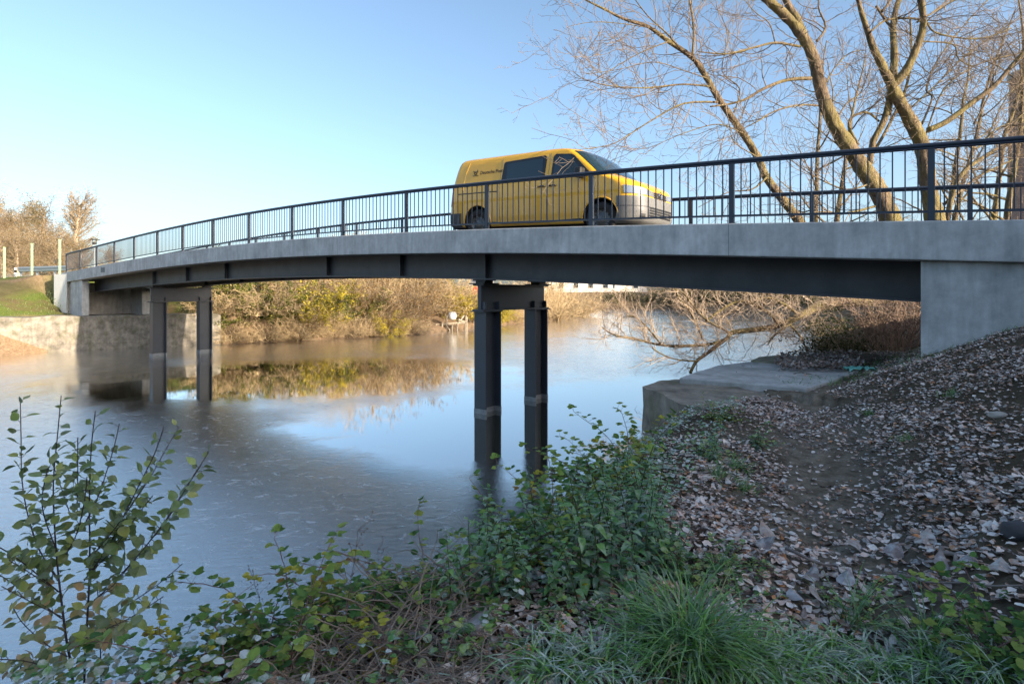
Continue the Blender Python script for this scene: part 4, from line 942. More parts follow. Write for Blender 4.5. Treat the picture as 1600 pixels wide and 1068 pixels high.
mid = [(2.50, 1.24), (3.66, 1.24), (3.70, 1.30), (3.68, 1.70), (3.62, 1.76), (2.56, 1.77), (2.50, 1.72)]
fro = [(1.33, 1.24), (2.34, 1.24), (2.34, 1.72), (2.28, 1.775), (1.98, 1.77), (1.82, 1.70)]
fro_in = [(1.52, 1.27), (2.28, 1.27), (2.28, 1.72), (2.0, 1.73), (1.86, 1.66)]
M_seal = simple('window_seal', (.012, .013, .015), .35)
side_patch('window_seal', mid, M_seal, .003)
side_patch('side_window', [(2.56, 1.28), (3.56, 1.28), (3.58, 1.70), (2.60, 1.71)], M_glass, .007)
side_patch('window_seal', fro, M_seal, .003); side_patch('door_window', fro_in, M_glass, .007)
def line(pts, r=.007, sides=(-1, 1), name='door_seam', mat=M_black):
    m = MB(); pts = [(a_-SH_, b_) for a_, b_ in pts]
    for s in sides:
        Q = []
        for (x0, z0), (x1, z1) in zip(pts[:-1], pts[1:]):
            n = max(2, int(math.hypot(x1-x0, z1-z0)/.05))
            for k in range(n): x = x0+(x1-x0)*k/n; z = z0+(z1-z0)*k/n; Q.append(tov((x, yside(x, z)-.001, z), s))
        x, z = pts[-1]; Q.append(tov((x, yside(x, z)-.001, z), s)); m.tube(Q, r, 4)
    return m.build(name, mat, van)
line([(2.40, .34), (2.42, 1.2), (2.41, 1.80)]); line([(1.42, .40), (1.26, .75), (1.24, 1.15), (1.32, 1.22)]); line([(3.68, .34), (3.74, 1.2), (3.74, 1.80)])
line([(3.78, 1.06), (5.02, 1.06)], .013, name='door_rail'); line([(4.86, 1.10), (4.84, 1.5), (4.74, 1.80)], .006, name='panel_crease', mat=M_yellow)
line([(1.46, .36), (2.36, .33), (3.6, .33), (3.92, .36)], .02, name='sill_trim', mat=M_black)
for nm, x0, x1 in (('door_handle', 2.21, 2.41), ('door_handle', 1.93, 2.11)):
    for s in (-1, 1):
        m = MB(); y = yside(x0, 1.08); m.tube([tov((x0, y+.004, 1.08), s), tov((x0+.03, y+.035, 1.085), s), tov((x1-.03, y+.035, 1.085), s), tov((x1, y+.004, 1.08), s)], .016, 6); m.build(nm, M_black, van, True)
line([(1.30, .98), (1.36, .98)], .012, name='side_repeater', mat=M_white)
# arch lips
for x in WX:
    for s in (-1, 1):
        m = MB(); Q = []
        for a in np.linspace(-.1, math.pi+.1, 30): xx = x+.415*math.cos(a); z = .36+.415*math.sin(a); Q.append(tov((xx, yside(xx, max(z, .3))+.002, z), s))
        m.tube(Q, .017, 6); m.build('wheel_arch', M_yellow, van, True)
# front: patches by loop index
def front_patch(name, i0, i1, z0f, z1f, mat, off, nz=6, both=True, parent=None):
    idx = list(range(i0, i1+1)); Vs = []
    seq = [(i, -1) for i in idx[::-1]]+[(i, 1) for i in idx[(1 if i0 == 0 else 0):]] if i0 == 0 else None
    def grid(seq):
        m = MB(); V = []
        for q in range(nz):
            for (i, s) in seq:
                z = z0f(i)+(z1f(i)-z0f(i))*q/(nz-1); P = vloop(z); nrm = vnorm(P)[i]; dz = off*.5; V.append(tov((P[i, 0]+nrm[0]*off, P[i, 1]+nrm[1]*off, z+dz*(1 if z > .9 else 0)), s))
        n = len(seq); m.add(V, [(a*n+b_, a*n+b_+1, (a+1)*n+b_+1, (a+1)*n+b_) for a in range(nz-1) for b_ in range(n-1)]); return m.build(name, mat, parent or van, True)
    if i0 == 0: return [grid(seq)]
    return [grid([(i, -1) for i in idx]), grid([(i, 1) for i in idx[::-1]])]
front_patch('windscreen', 0, 20, lambda i: 1.305, lambda i: 1.80, M_glass, .008, 14)
front_patch('bumper', 0, 26, lambda i: .245, lambda i: .775, M_bump, .014, 18)
front_patch('bumper_crease', 0, 26, lambda i: .575, lambda i: .59, M_bdark, .017, 2)
front_patch('headlight', 5, 22, lambda i: .80+.03*(i-5)/17, lambda i: .90+.085*(i-5)/17, M_lamp, .012, 6)
for k in range(3): front_patch('grille_bar', 0, 5, lambda i, k=k: .785+.042*k, lambda i, k=k: .817+.042*k, M_black, .012, 2)
for k in range(4): front_patch('lower_grille', 0, 9, lambda i, k=k: .40+.05*k, lambda i, k=k: .437+.05*k, M_black, .018, 2)
front_patch('fog_lamp', 12, 15, lambda i: .36, lambda i: .44, M_black, .018, 5)
m = MB(); P = vloop(.86); fx = VL/2-P[0, 0]+.02; a = np.linspace(0, 2*math.pi, 25); m.tube([(fx, .075*math.cos(q), .86+.075*math.sin(q)) for q in a], .008, 5)
m.tube([(fx, -.035, .925), (fx, 0, .868), (fx, .035, .925)], .006, 4); m.tube([(fx, -.06, .885), (fx, -.028, .80), (fx, 0, .85), (fx, .028, .80), (fx, .06, .885)], .006, 4); m.build('front_emblem', M_chrome, van)
# rear
for s in (-1, 1):
    m = MB(); x = VL-.03; V = []
    for z in np.linspace(.78, 1.22, 6): P = vloop(z); nr = vnorm(P); V += [tov((P[i, 0]+nr[i, 0]*.008, P[i, 1]+nr[i, 1]*.008, z), s) for i in range(len(P)-14, len(P)-7)]
    m.add(V, [(a_*7+b_, a_*7+b_+1, a_*7+b_+8, a_*7+b_+7) for a_ in range(5) for b_ in range(6)]); m.build('tail_light', M_red, van, True)
m = MB(); V = []
for z in np.linspace(.25, .60, 6):
    P = vloop(z); nr = vnorm(P); i0 = len(P)-22; seq = [(i, -1) for i in range(i0, len(P))]+[(i, 1) for i in range(len(P)-2, i0-1, -1)]; V += [tov((P[i, 0]+nr[i, 0]*.016, P[i, 1]+nr[i, 1]*.016, z), s) for i, s in seq]; nq = len(seq)
m.add(V, [(a_*nq+b_, a_*nq+b_+1, (a_+1)*nq+b_+1, (a_+1)*nq+b_) for a_ in range(5) for b_ in range(nq-1)]); m.build('rear_bumper', M_bdark, van, True)
# mirrors
for s in (-1, 1):
    m = MB(); y = yside(1.25, 1.25); m.box((VL/2-1.37, s*(y+.05), 1.17), (VL/2-1.21, s*(y+.25), 1.38)); o = m.build('mirror', M_black, van)
    bev(o, .035, 3); m = MB(); m.box((VL/2-1.33, s*(y-.01), 1.20), (VL/2-1.25, s*(y+.06), 1.25)); m.build('bracket', M_black, o)
# wheels
for x in WX:
    for s in (-1, 1):
        Mx = Matrix.Translation((VL/2-x, s*.80, .345)) @ Matrix.Rotation(-s*math.pi/2, 4, 'X')
        m = MB(); m.lathe([(.21, -.10), (.30, -.105), (.335, -.08), (.345, -.04), (.345, .07), (.335, .105), (.30, .125), (.215, .118), (.20, .10)], Mx, 40); wh = m.build('wheel', M_tyre, van, True)
        m = MB(); m.lathe([(.21, .118), (.205, .10), (.195, .06), (.15, .045), (.10, .075), (.06, .10), (0, .105)], Mx, 32); m.build('rim', M_rim, wh, True)
        m = MB()
        for k in range(12): a_ = k*math.pi/6; c = Mx @ Matrix.Translation((.163*math.cos(a_), .163*math.sin(a_), .053)); m.lathe([(0, .003), (.017, .003), (.017, -.01)], c, 8)
        m.build('rim_hole', M_black, wh)
# lettering and horn sign on the rear flank panel
def flank_text(txt, x, z, size, name):
    cu = bpy.data.curves.new(name, 'FONT'); cu.body = txt; cu.size = size; cu.resolution_u = 3; cu.offset = .0015
    ob = bpy.data.objects.new(name, cu); COL.objects.link(ob); bpy.context.view_layer.update()
    me = bpy.data.meshes.new_from_object(ob.evaluated_get(bpy.context.evaluated_depsgraph_get())); bpy.data.objects.remove(ob)
    w = max(v.co.x for v in me.vertices)
    for v in me.vertices: X_ = x-v.co.x; Z_ = z+v.co.y; v.co = tov((X_, yside(X_, Z_)+.006, Z_), -1)
    me.materials.clear(); me.materials.append(M_black); link(name, me, van); return w
flank_text('Deutsche Post', 4.13, 1.50, .115, 'lettering')
m = MB()
def hp(x, z): return tov((x, yside(x, z)+.008, z), -1)
cx, cz = 4.25, 1.535
m.tube([hp(cx+.04*math.cos(a)+.012, cz+.035*math.sin(a)) for a in np.linspace(0, 2*math.pi, 17)], .0085, 5)
m.tube([hp(cx-.055, cz+.075), hp(cx-.03, cz+.03), hp(cx-.01, cz-.02)], [.022, .012, .008], 5); m.tube([hp(cx+.03, cz+.03), hp(cx+.085, cz+.05)], [.008, .006], 5)
m.tube([hp(cx-.065, cz-.058), hp(cx+.095, cz-.058)], .006, 4); m.tube([hp(cx-.075, cz-.045), hp(cx-.05, cz-.07)], .006, 4); m.tube([hp(cx+.105, cz+.062), hp(cx+.075, cz+.036)], .006, 4)
m.build('horn_sign', M_black, van, True)
# ------------------------------------------------------------------ foreground
inpoly = lambda x, y, P: (sdist(np.array(x, float), np.array(y, float), np.array(P, float)) < 0)
def samp(poly, n):
    P = np.array(poly, float); out = []
    while len(out) < n:
        x = rng.uniform(P[:, 0].min(), P[:, 0].max()); y = rng.uniform(P[:, 1].min(), P[:, 1].max())
        if sdist(np.array(x), np.array(y), P) < 0: out.append((x, y))
    return out
def bf(a): return np.interp(a, *_tab(_F))
def be(a): return np.interp(a, *_tab(_E))
def bs_(a): return np.interp(a, *_tab(_S))
def slabz(x, y, z): return z
# ---- fallen leaves (nobody could count them)
LC = [(.74, .52, .42), (.82, .68, .60), (.24, .13, .08), (.58, .25, .10), (.09, .055, .04), (.88, .77, .70), (.40, .23, .15)]
LP = [.20, .16, .18, .07, .18, .10, .11]
lit = MB(); n = 300000; x = rng.uniform(-1.6, 8, n); y = rng.uniform(1.0, 13, n); a = .6*x+.8*y; b = .8*x-.6*y
u = b-be(a); v_ = b-bf(a)
den = np.clip(u*1.4+.45, 0, 1)*np.where(v_ > .25, np.clip(1.15-.27*v_, .28, 1.1), 1)*np.where((np.abs(v_+.18) < .26) & (a > 2.4), .50, 1.0)*np.where((u > 0) & (v_ < -.45), 1.7, 1)*np.where(a < 2.6, 1.5, 1)*np.clip(hash_noise(x, y, 1.3, 11)*2.2+.8, .1, 1)*np.clip(hash_noise(x, y, 5, 12)*1.8+1.0, .25, 1)
den *= np.where(a > 7.2, .55, 1)*np.where((a > 6.6) & (b < -1.0), .06, 1)*np.where(v_ > 4.5, 0, 1)*np.where(y < 3.2, 1.0, .8)
vis = (np.abs(x) < y*1.02+.4); den = np.where(vis, den, 0)
k = rng.random(n) < den*1.0; x, y = x[k], y[k]; n = len(x)
z = Hf(x, y)+rng.uniform(.003, .022, n); up = np.stack([rng.normal(0, .22, n), rng.normal(0, .22, n), np.ones(n)], 1)
d = rdir(n, -.12, .12); sz = .012+.034*rng.beta(1.5, 2.2, n)*np.where(rng.random(n) < .04, 1.7, 1)
sz *= np.where((y < 2.6), 1.15, 1)
kd = rng.integers(0, 3, n); cl_ = pal(n, LC, LP, .25)
for q_, (kn, jt) in enumerate((('curl', .05), ('ovate', .04), ('round', .05))): s_ = kd == q_; add_leaves(lit, np.stack([x, y, z], 1)[s_], d[s_], up[s_], sz[s_], cl_[s_], kn, jt)
# matted fragments and rotten leaves under them
m_ = 30000; x2 = rng.uniform(-1.2, 8, m_); y2 = rng.uniform(1.0, 12, m_); a2 = .6*x2+.8*y2; b2 = .8*x2-.6*y2; kk = (b2 > be(a2)-.3) & (b2-bf(a2) < 4) & (rng.random(m_) < np.clip(hash_noise(x2, y2, 3, 14)*2+.7, .1, 1)); kk &= ~((a2 > 6.4) & (b2 < -1)); x2, y2 = x2[kk], y2[kk]; m_ = len(x2)
add_leaves(lit, np.stack([x2, y2, Hf(x2, y2)+.004], 1), rdir(m_, -.1, .1), np.stack([rng.normal(0, .2, m_), rng.normal(0, .2, m_), np.ones(m_)], 1), rng.uniform(.006, .024, m_), pal(m_, [(.13, .08, .055), (.24, .15, .10), (.08, .06, .045), (.42, .33, .27), (.18, .15, .12)], None, .3), 'quad')
# leaf pile behind the concrete planks, and a few on the planks
q = [gp(rng.uniform(1215, 1345), rng.uniform(553, 577), 1.7) for _ in range(900)]; X = np.array(q)
n = len(X); add_leaves(lit, np.column_stack([X, 1.68+rng.uniform(0, .10, n)]), rdir(n, -.3, .3), np.column_stack([rng.normal(0, .3, (n, 2)), np.ones(n)]), rng.uniform(.04, .08, n), pal(n, [(.12, .07, .045), (.2, .12, .08), (.30, .19, .13)], None), 'curl', .03)
q = np.array([pick(x_, y_) for x_, y_ in [(1235, 930), (1255, 915), (868, 915), (1315, 925), (655, 870), (700, 960), (1510, 880), (1480, 905), (1560, 905), (1210, 850), (1390, 880), (1330, 900), (1600, 830), (1340, 855), (1440, 860), (640, 1000), (745, 1010), (1180, 860), (1290, 960)]])
n = len(q); add_leaves(lit, q+np.array([0, 0, .03]), rdir(n, -.2, .3), np.column_stack([rng.normal(0, .4, (n, 2)), np.ones(n)]), rng.uniform(.075, .115, n), pal(n, [(.34, .30, .30), (.45, .36, .31), (.24, .19, .18)], None, .2), 'curl', .03)
tag(lit.build('fallen_leaves', M_litter), kind='stuff')
# ---- nettles
NC = [(.08, .20, .06), (.13, .30, .085), (.20, .38, .11), (.14, .24, .15)]
def nettle(h, npairs):
    ms, ml = MB(), MB(); P = wander((0, 0, 0), (rng.normal(0, .12), rng.normal(0, .12), 1), h, 8, .06, .02); ms.tube(P, np.linspace(.0045, .002, 9), 5)
    ps, ds, ups, sz = [], [], [], []; th0 = rng.uniform(0, 3)
    for k in range(npairs):
        f_ = .18+.82*k/(npairs-1); i = min(int(f_*8), 7); p = P[i]+(P[i+1]-P[i])*(f_*8-i)
        for s in (0, 1):
            th = th0+k*math.pi/2+s*math.pi+rng.normal(0, .2); el = .5*f_-.35+rng.normal(0, .12); d = np.array([math.cos(th), math.sin(th), el]); pet = .02*(1.3-f_)
            ps.append(p+d*pet); ds.append(d); ups.append(np.array([0, 0, 1])+rng.normal(0, .15, 3)); sz.append((.063 if f_ < .8 else .063*(1.35-f_)*1.5)*rng.uniform(.85, 1.25)*(1.15-.25*f_))
            if rng.random() < .35: # side shoot leaves
                for _ in range(2): d2 = d+rng.normal(0, .5, 3); ps.append(p+d*.03); ds.append(d2); ups.append(np.array([0, 0, 1.])); sz.append(.03*rng.uniform(.7, 1.2))
    n = len(ps); add_leaves(ml, np.array(ps), np.array(ds), np.array(ups), sz, pal(n, NC, None, .2), 'serr', .01)
    return ms.mesh('nettle_stem', M_green2), ml.mesh('nettle_leaves', M_leaff, True)
M_green2 = simple('nettle_stem_mat', (.06, .08, .03), .7, var=.3)
NET = [nettle(h, n_) for h, n_ in ((.50, 11), (.42, 10), (.34, 9), (.55, 12), (.28, 8))]
def put(kindname, parts, x, y, label, cat, group, sc=1., zoff=-.02, names=('stem', 'foliage')):
    z = float(Hf(np.array([x]), np.array([y]))[0]); o = empty(kindname, (x, y, z+zoff), label, cat, group); o.rotation_euler = (rng.normal(0, .08), rng.normal(0, .08), rng.uniform(0, 6.28)); o.scale = (sc,)*3
    for nm, me in zip(names, parts): link(nm, me, o)
    return o
NP = samp([(690, 950), (740, 860), (810, 820), (900, 800), (985, 750), (1040, 770), (1075, 830), (1085, 880), (1010, 915), (850, 930)], 88)
for x, y in NP:
    p = pick(x, y+25); put('nettle', NET[rng.integers(0, 5)], p[0], p[1], 'green frost dusted nettle in the dense patch, '+('on its water side' if x < 850 else 'on the side of the leafy path' if x > 1020 else 'on its side near the broken wall' if y < 830 else 'on its side near the big grass tuft'), 'nettle', 'nettles on the bank', rng.uniform(.5, .88)*(.8 if x > 1040 else 1)*(.95 if (930 < x < 1045 and y < 850) else 1 if x > 850 else .8))
for x, y in samp([(1035, 700), (1150, 670), (1190, 690), (1120, 745), (1040, 770)], 8):
    p = pick(x, y+8); put('nettle', NET[4], p[0], p[1], 'small frosty nettle among the leaves in front of the broken concrete wall', 'nettle', 'small nettles by the broken wall', rng.uniform(.5, .8))
# ---- brambles
BC = [(.07, .16, .045), (.14, .26, .065), (.24, .35, .08), (.32, .38, .09)]; YC = [(.42, .38, .05), (.50, .46, .07), (.30, .32, .06), (.34, .20, .06)]
M_cane = simple('bramble_cane', (.16, .08, .07), .7, var=.4, scale=20)
def bramble(nc, L, cols, ycols, yf, lsz=.045, mat_=None):
    ms, ml = MB(), MB(); ps, ds, ups, sz, cc = [], [], [], [], []
    for _ in range(nc):
        th = rng.uniform(0, 6.28); d = np.array([math.cos(th)*.8, math.sin(th)*.8, rng.uniform(.4, 1.2)]); P = wander(rng.normal(0, .06, 3)*np.array([1, 1, 0]), d/np.linalg.norm(d), L*rng.uniform(.5, 1.15), 14, .12, -.085)
        P[:, 2] = np.maximum(P[:, 2], -.25); ms.tube(P, np.linspace(.0045, .0018, 15), 4, False); yel = rng.random() < yf
        for k in range(2, 15):
            for rep in range(2):
                if rng.random() > .8: continue
                dd = rdir(1, -.1, .7)[0]; b0 = P[k if k < 15 else 14]; e = b0+dd*.045; ms.tube([b0, e], .0012, 3, False)
                sd_ = np.cross(dd, (0, 0, 1.)); c = pal(1, ycols if (yel and rng.random() < .8) else cols)[0]
                for s in (0, 1, -1):
                    d3 = dd+sd_*s*1.1; ps.append(e+d3*.004); ds.append(d3+np.array([0, 0, -.25])); ups.append(np.array([0, 0, 1])+rng.normal(0, .3, 3)); sz.append(lsz*rng.uniform(.7, 1.25)*(1.15 if s == 0 else .9)); cc.append(c)
    add_leaves(ml, np.array(ps), np.array(ds), np.array(ups), sz, np.array(cc), 'round', .015)
    return ms.mesh('bramble_canes', M_cane), ml.mesh('bramble_leaves', mat_ or M_leaf, True)
BR = [bramble(12, .95, BC, YC, .04), bramble(16, .75, BC, YC, .06), bramble(9, .7, BC, YC, .8), bramble(11, .55, BC, YC, .0, .035, M_leaff)]
BP = [(1, 935, 775, .8, 'dark green bramble arching over the water left of the broken concrete wall'), (1, 985, 745, .9, 'bramble bush at the foot of the broken concrete wall'), (2, 1000, 735, .75, 'yellow leaved bramble against the left corner of the broken concrete wall'),
      (2, 945, 790, .6, 'yellowing bramble sprig above the nettles'), (1, 870, 840, .7, 'tangled bramble between the nettles and the water, below the pier reflection'), (1, 800, 880, .65, 'dark bramble mound at the water edge left of the nettles'),
      (0, 720, 920, .6, 'low bramble left of the nettle patch'), (1, 640, 940, .65, 'rounded bramble with large leaves jutting into the water in the lower middle'), (2, 610, 950, .55, 'bramble with yellow leaves at the water edge in the lower middle'),
      (0, 560, 1000, .7, 'bramble spreading left over the bank edge in the lower middle'), (2, 530, 1000, .75, 'yellow green bramble near the bottom, right of the leafy shrub'), (1, 470, 1030, .8, 'green bramble at the bottom between the shrub and the yellow leaves'),
      (0, 390, 1050, .8, 'dark bramble at the bottom just right of the leafy shrub'), (2, 300, 1060, .55, 'small yellow bramble under the leafy shrub'), (1, 200, 1066, .7, 'bramble at the foot of the leafy shrub'),
      (3, 1095, 712, .8, 'low frosty bramble on the leaves beside the broken concrete wall'), (3, 1180, 700, .8, 'frosty sprawling bramble right of the broken concrete wall'), (3, 1060, 900, .8, 'low frosty bramble right of the nettle patch'),
      (3, 1340, 960, .6, 'dark bramble growing from the leaves in the lower right'), (1, 1570, 1040, .6, 'leafy bramble in the bottom right corner'), (3, 1450, 1000, .55, 'low green bramble between the grass and the right corner'),
      (3, 760, 1000, .5, 'frost covered bramble low on the bank below the nettles'), (3, 860, 1010, .45, 'frosty bramble at the bottom left of the big grass tuft'), (3, 900, 960, .5, 'frosty bramble directly left of the big grass tuft'), (3, 1150, 880, .55, 'small frosty bramble above the big grass tuft'),
      (3, 655, 1040, .7, 'small frosty bramble among the dead brown stems'), (1, 1115, 655, .45, 'bramble trailing over the top of the broken concrete wall')]
for k, x, y, sc, lab in BP:
    p = pick(x, y); put('bramble', BR[k], p[0], p[1], lab, 'bramble', 'brambles on the bank', sc*(.62 if x < 600 else .8), names=('canes', 'foliage'))
# ---- dead stem tangles
M_dead = simple('dead_stem', (.24, .19, .15), .9, var=.45, scale=9)
def tangle(n_, L, w, h):
    m = MB()
    for _ in range(n_):
        th = rng.uniform(0, 6.28); p = np.array([rng.normal(0, w), rng.normal(0, w), rng.uniform(0, h)]); d = np.array([math.cos(th), math.sin(th), rng.uniform(-.2, .6)]); P = wander(p, d/np.linalg.norm(d), L*rng.uniform(.4, 1.2), 10, .16, -.05); P[:, 2] = np.maximum(P[:, 2], .005)
        m.tube(P, np.linspace(rng.uniform(.0015, .0042), .001, 11), 4, False)
    return m.mesh('tangle', M_dead)
TG = [tangle(120, .30, .09, .05), tangle(70, .26, .06, .10)]
for k, x, y, sc, lab in [(0, 620, 1010, 1, 'heap of dead brown stems at the bottom left of the frosty ground cover'), (0, 680, 950, .9, 'dead brown stems hanging down between bramble and nettles in the lower middle'), (0, 560, 1055, .9, 'brown dead stems at the bottom edge of the photo'),
                         (1, 850, 800, .9, 'pale dry stems at the water edge below the right pier column'), (1, 815, 835, .9, 'dry brown stems left of the nettle tops'), (0, 470, 1066, .8, 'dead stems at the bottom edge right of the leafy shrub'), (0, 700, 1060, .7, 'flattened dead stems at the bottom middle')]:
    p = pick(x, y); z = p[2]; o = link('dead_stems', TG[k], None, (p[0], p[1], z)); tag(o, lab, 'dead stems', 'heaps of dead stems'); o.rotation_euler.z = rng.uniform(0, 6); o.scale = (sc,)*3
# dry seed stalks against the water
def stalk():
    m = MB(); P = wander((0, 0, 0), (rng.normal(0, .2), rng.normal(0, .2), 1), .55, 8, .07, 0); m.tube(P, np.linspace(.0028, .0012, 9), 4, False)
    for k in range(3, 9):
        for _ in range(4):
            q = wander(P[k], rdir(1, .1, .9)[0], .09*rng.uniform(.4, 1.2), 4, .2, 0); m.tube(q, .0011, 3, False); m.tube([q[-1], q[-1]+np.array([0, 0, .007])], .0032, 4)
    return m.mesh('stalk', simple('dry_stalk', (.13, .085, .07), .9, var=.3))
ST = [stalk() for _ in range(3)]
for q, (x, y, lab) in enumerate([(560, 960, 'dry seed stalk standing against the water in the lower middle'), (505, 985, 'dark dry stalk left of the yellow bramble leaves'), (455, 1000, 'thin dry stalk between the shrub and the brambles'), (580, 975, 'dry twiggy stalk just left of the rounded bramble'), (420, 1020, 'dark withered stalk just right of the leafy shrub'), (860, 790, 'pale dry stalk in front of the right pier column reflection'), (530, 1010, 'withered brown stalk beside the yellow green bramble')]):
    p = pick(x, y); o = link('dry_stalk', ST[q % 3], None, (p[0], p[1], p[2]-.02)); tag(o, lab, 'dry stalk', 'dry stalks at the water edge'); o.rotation_euler.z = rng.uniform(0, 6); o.scale = (rng.uniform(.45, .65),)*3
# ---- ground cover
gc = MB(); n = 22000; x = rng.uniform(-4, 2.6, n); y = rng.uniform(.9, 7, n); a = .6*x+.8*y; b = .8*x-.6*y; u = b-be(a); s_ = b-bs_(a)
den = np.where((u < .35) & (s_ > .12), 1, 0)*np.clip(hash_noise(x, y, 2.1, 21)*1.5+.75, .12, 1)*np.where(u > -.1, .55, 1)
k = (rng.random(n) < den) & (np.abs(x) < y*1.02+.3); x, y = x[k], y[k]; n = len(x)
rep = 4; X = np.repeat(x, rep)+rng.normal(0, .02, n*rep); Y = np.repeat(y, rep)+rng.normal(0, .02, n*rep); z = np.repeat(Hf(x, y), rep)+rng.uniform(.01, .11, n*rep); n = len(X)
add_leaves(gc, np.stack([X, Y, z], 1), rdir(n, -.2, .5), np.stack([rng.normal(0, .3, n), rng.normal(0, .3, n), np.ones(n)], 1), rng.uniform(.013, .031, n), pal(n, NC+NC+[(.10, .14, .05), (.45, .52, .47), (.58, .62, .60), (.36, .44, .36)], None, .3), 'round', .02)
tag(gc.build('ground_cover', M_rime, None, True), kind='stuff')
# ---- grass
def blades(mb, base, L, lean, width, cols, droop=.9):
    n = len(base); K = 7; th = rng.uniform(0, 2*math.pi, n) if lean is None else lean[0]+rng.normal(0, lean[1], n); out = rng.uniform(.15, 1.0, n)
    hd = np.stack([np.cos(th), np.sin(th)], 1); V = np.zeros((n, K, 2, 3)); sd_ = np.stack([-np.sin(th), np.cos(th)], 1)
    ang = np.arctan2(1.0, out); p = base.copy()
    for k in range(K):
        f_ = k/(K-1); w = width*(1-f_**2*.95)*.5*rng.uniform(.98, 1.02, n)
        V[:, k, 0] = p; V[:, k, 1] = p
        V[:, k, 0, :2] += sd_*w[:, None]; V[:, k, 1, :2] -= sd_*w[:, None]
        st = L/(K-1); p = p.copy(); p[:, :2] += hd*(np.cos(ang)*st)[:, None]; p[:, 2] += np.sin(ang)*st; ang = ang-droop*rng.uniform(.6, 1.4, n)/K*1.7
    V = V.reshape(-1, 3); i = (np.arange(n)*K*2)[:, None]+2*np.arange(K-1)[None]; i = i.reshape(-1); FA = np.stack([i, i+1, i+3, i+2], 1); mb.addarr(V, FA, np.repeat(cols, K*2, 0))
GC = [(.10, .24, .05), (.14, .32, .06), (.22, .40, .08), (.08, .18, .07), (.38, .36, .16)]; GP = [.3, .3, .2, .15, .05]
def tuft(n_, r, L, w, gp_=GP, droop=.9, mt_=None):
    m = MB(); rr = np.abs(rng.normal(0, r, n_)); th = rng.uniform(0, 6.28, n_); base = np.stack([rr*np.cos(th), rr*np.sin(th), np.zeros(n_)], 1); blades(m, base, rng.uniform(.5, 1.15, n_)*L, None, w*rng.uniform(.6, 1.3, n_), pal(n_, GC, gp_, .25), droop); return m.mesh('grass_tuft', mt_ or M_grass, True)
GT = [tuft(620, .10, .42, .0085, droop=1.05), tuft(170, .09, .26, .008, droop=1.5, mt_=M_grassf), tuft(90, .06, .18, .007), tuft(36, .03, .34, .006, droop=.6)]
TF = [(0, 1075, 1030, .74, 'big lush green grass tuft in the foreground right of the nettles'), (0, 1160, 1040, .42, 'grass tuft leaning right beside the big lush one'), (1, 1010, 1020, .7, 'frosty grass at the left foot of the big lush tuft'),
      (1, 1240, 1050, .8, 'curved frosty grass blades at the bottom right of the big lush tuft'), (1, 1180, 1066, 1, 'frosted grass at the bottom edge under the big lush tuft'), (1, 1300, 1040, .7, 'frosty grass clump at the bottom, right of the leaf heap'), (3, 1450, 1020, .9, 'loose tall green blades in front of the lower right bramble'),
      (3, 1330, 985, .8, 'thin upright green blades growing from the leaves in the lower right'), (1, 1390, 1060, .7, 'grass clump at the bottom edge in the lower right'), (1, 1470, 1064, .8, 'frosty grass clump near the bottom right corner'), (2, 1120, 745, .8, 'small green grass tuft on the leaves in front of the broken wall'),
      (2, 1150, 735, .9, 'short bright grass tuft by the frosty bramble near the broken wall'), (2, 1160, 765, .7, 'small grass tuft left of the bare path'), (1, 930, 1060, .8, 'frosty flattened grass at the bottom left of the big tuft'), (1, 850, 1064, .8, 'frosty grass at the bottom middle of the photo'),
      (2, 1120, 900, .8, 'thin grass right above the big lush tuft'), (2, 1360, 650, .6, 'small grass tuft on the slope right of the path'), (2, 1490, 620, .7, 'small dark grass tuft high on the slope'), (2, 1420, 690, .6, 'grass tuft in the middle of the leafy slope'), (1, 1560, 1064, .7, 'grass at the very bottom right corner')]
for k, x, y, sc, lab in TF:
    p = pick(x, y); o = link('grass_tuft', GT[k], None, (p[0], p[1], p[2]-.01)); tag(o, lab, 'grass tuft', 'grass tufts on the bank'); o.rotation_euler.z = rng.uniform(0, 6); o.scale = (sc,)*3
# short grass on the slope edge near the abutment and on the far slope
eg = MB(); pts = [pick(x, y) for x, y in samp([(1215, 598), (1300, 590), (1370, 560), (1436, 545), (1600, 492), (1600, 512), (1440, 566), (1330, 600), (1240, 612)], 900)]
base = np.array(pts)+rng.normal(0, .02, (900, 3))*np.array([1, 1, 0]); blades(eg, base, rng.uniform(.05, .13, 900), None, .007*np.ones(900), pal(900, GC, GP, .2))
n = 26000; x = rng.uniform(-34, -13, n); y = rng.uniform(24, 40, n); t_, w_ = tw(x, y); dd = sdist(x, y)
k = (dd > .9) & (dd < 8) & ~((t_ > 33) & (w_ > -.3) & (w_ < 4)) & (hash_noise(x, y, .55, 31) > -.2) & ~((x < -24.5) & (dd > 4)); x, y = x[k], y[k]; n = len(x)
blades(eg, np.stack([x, y, Hf(x, y)], 1), rng.uniform(.06, .16, n), None, .02*np.ones(n), pal(n, [(.10, .19, .025), (.15, .25, .035), (.24, .28, .06)], None, .2))
tag(eg.build('grass', M_grass), kind='stuff')
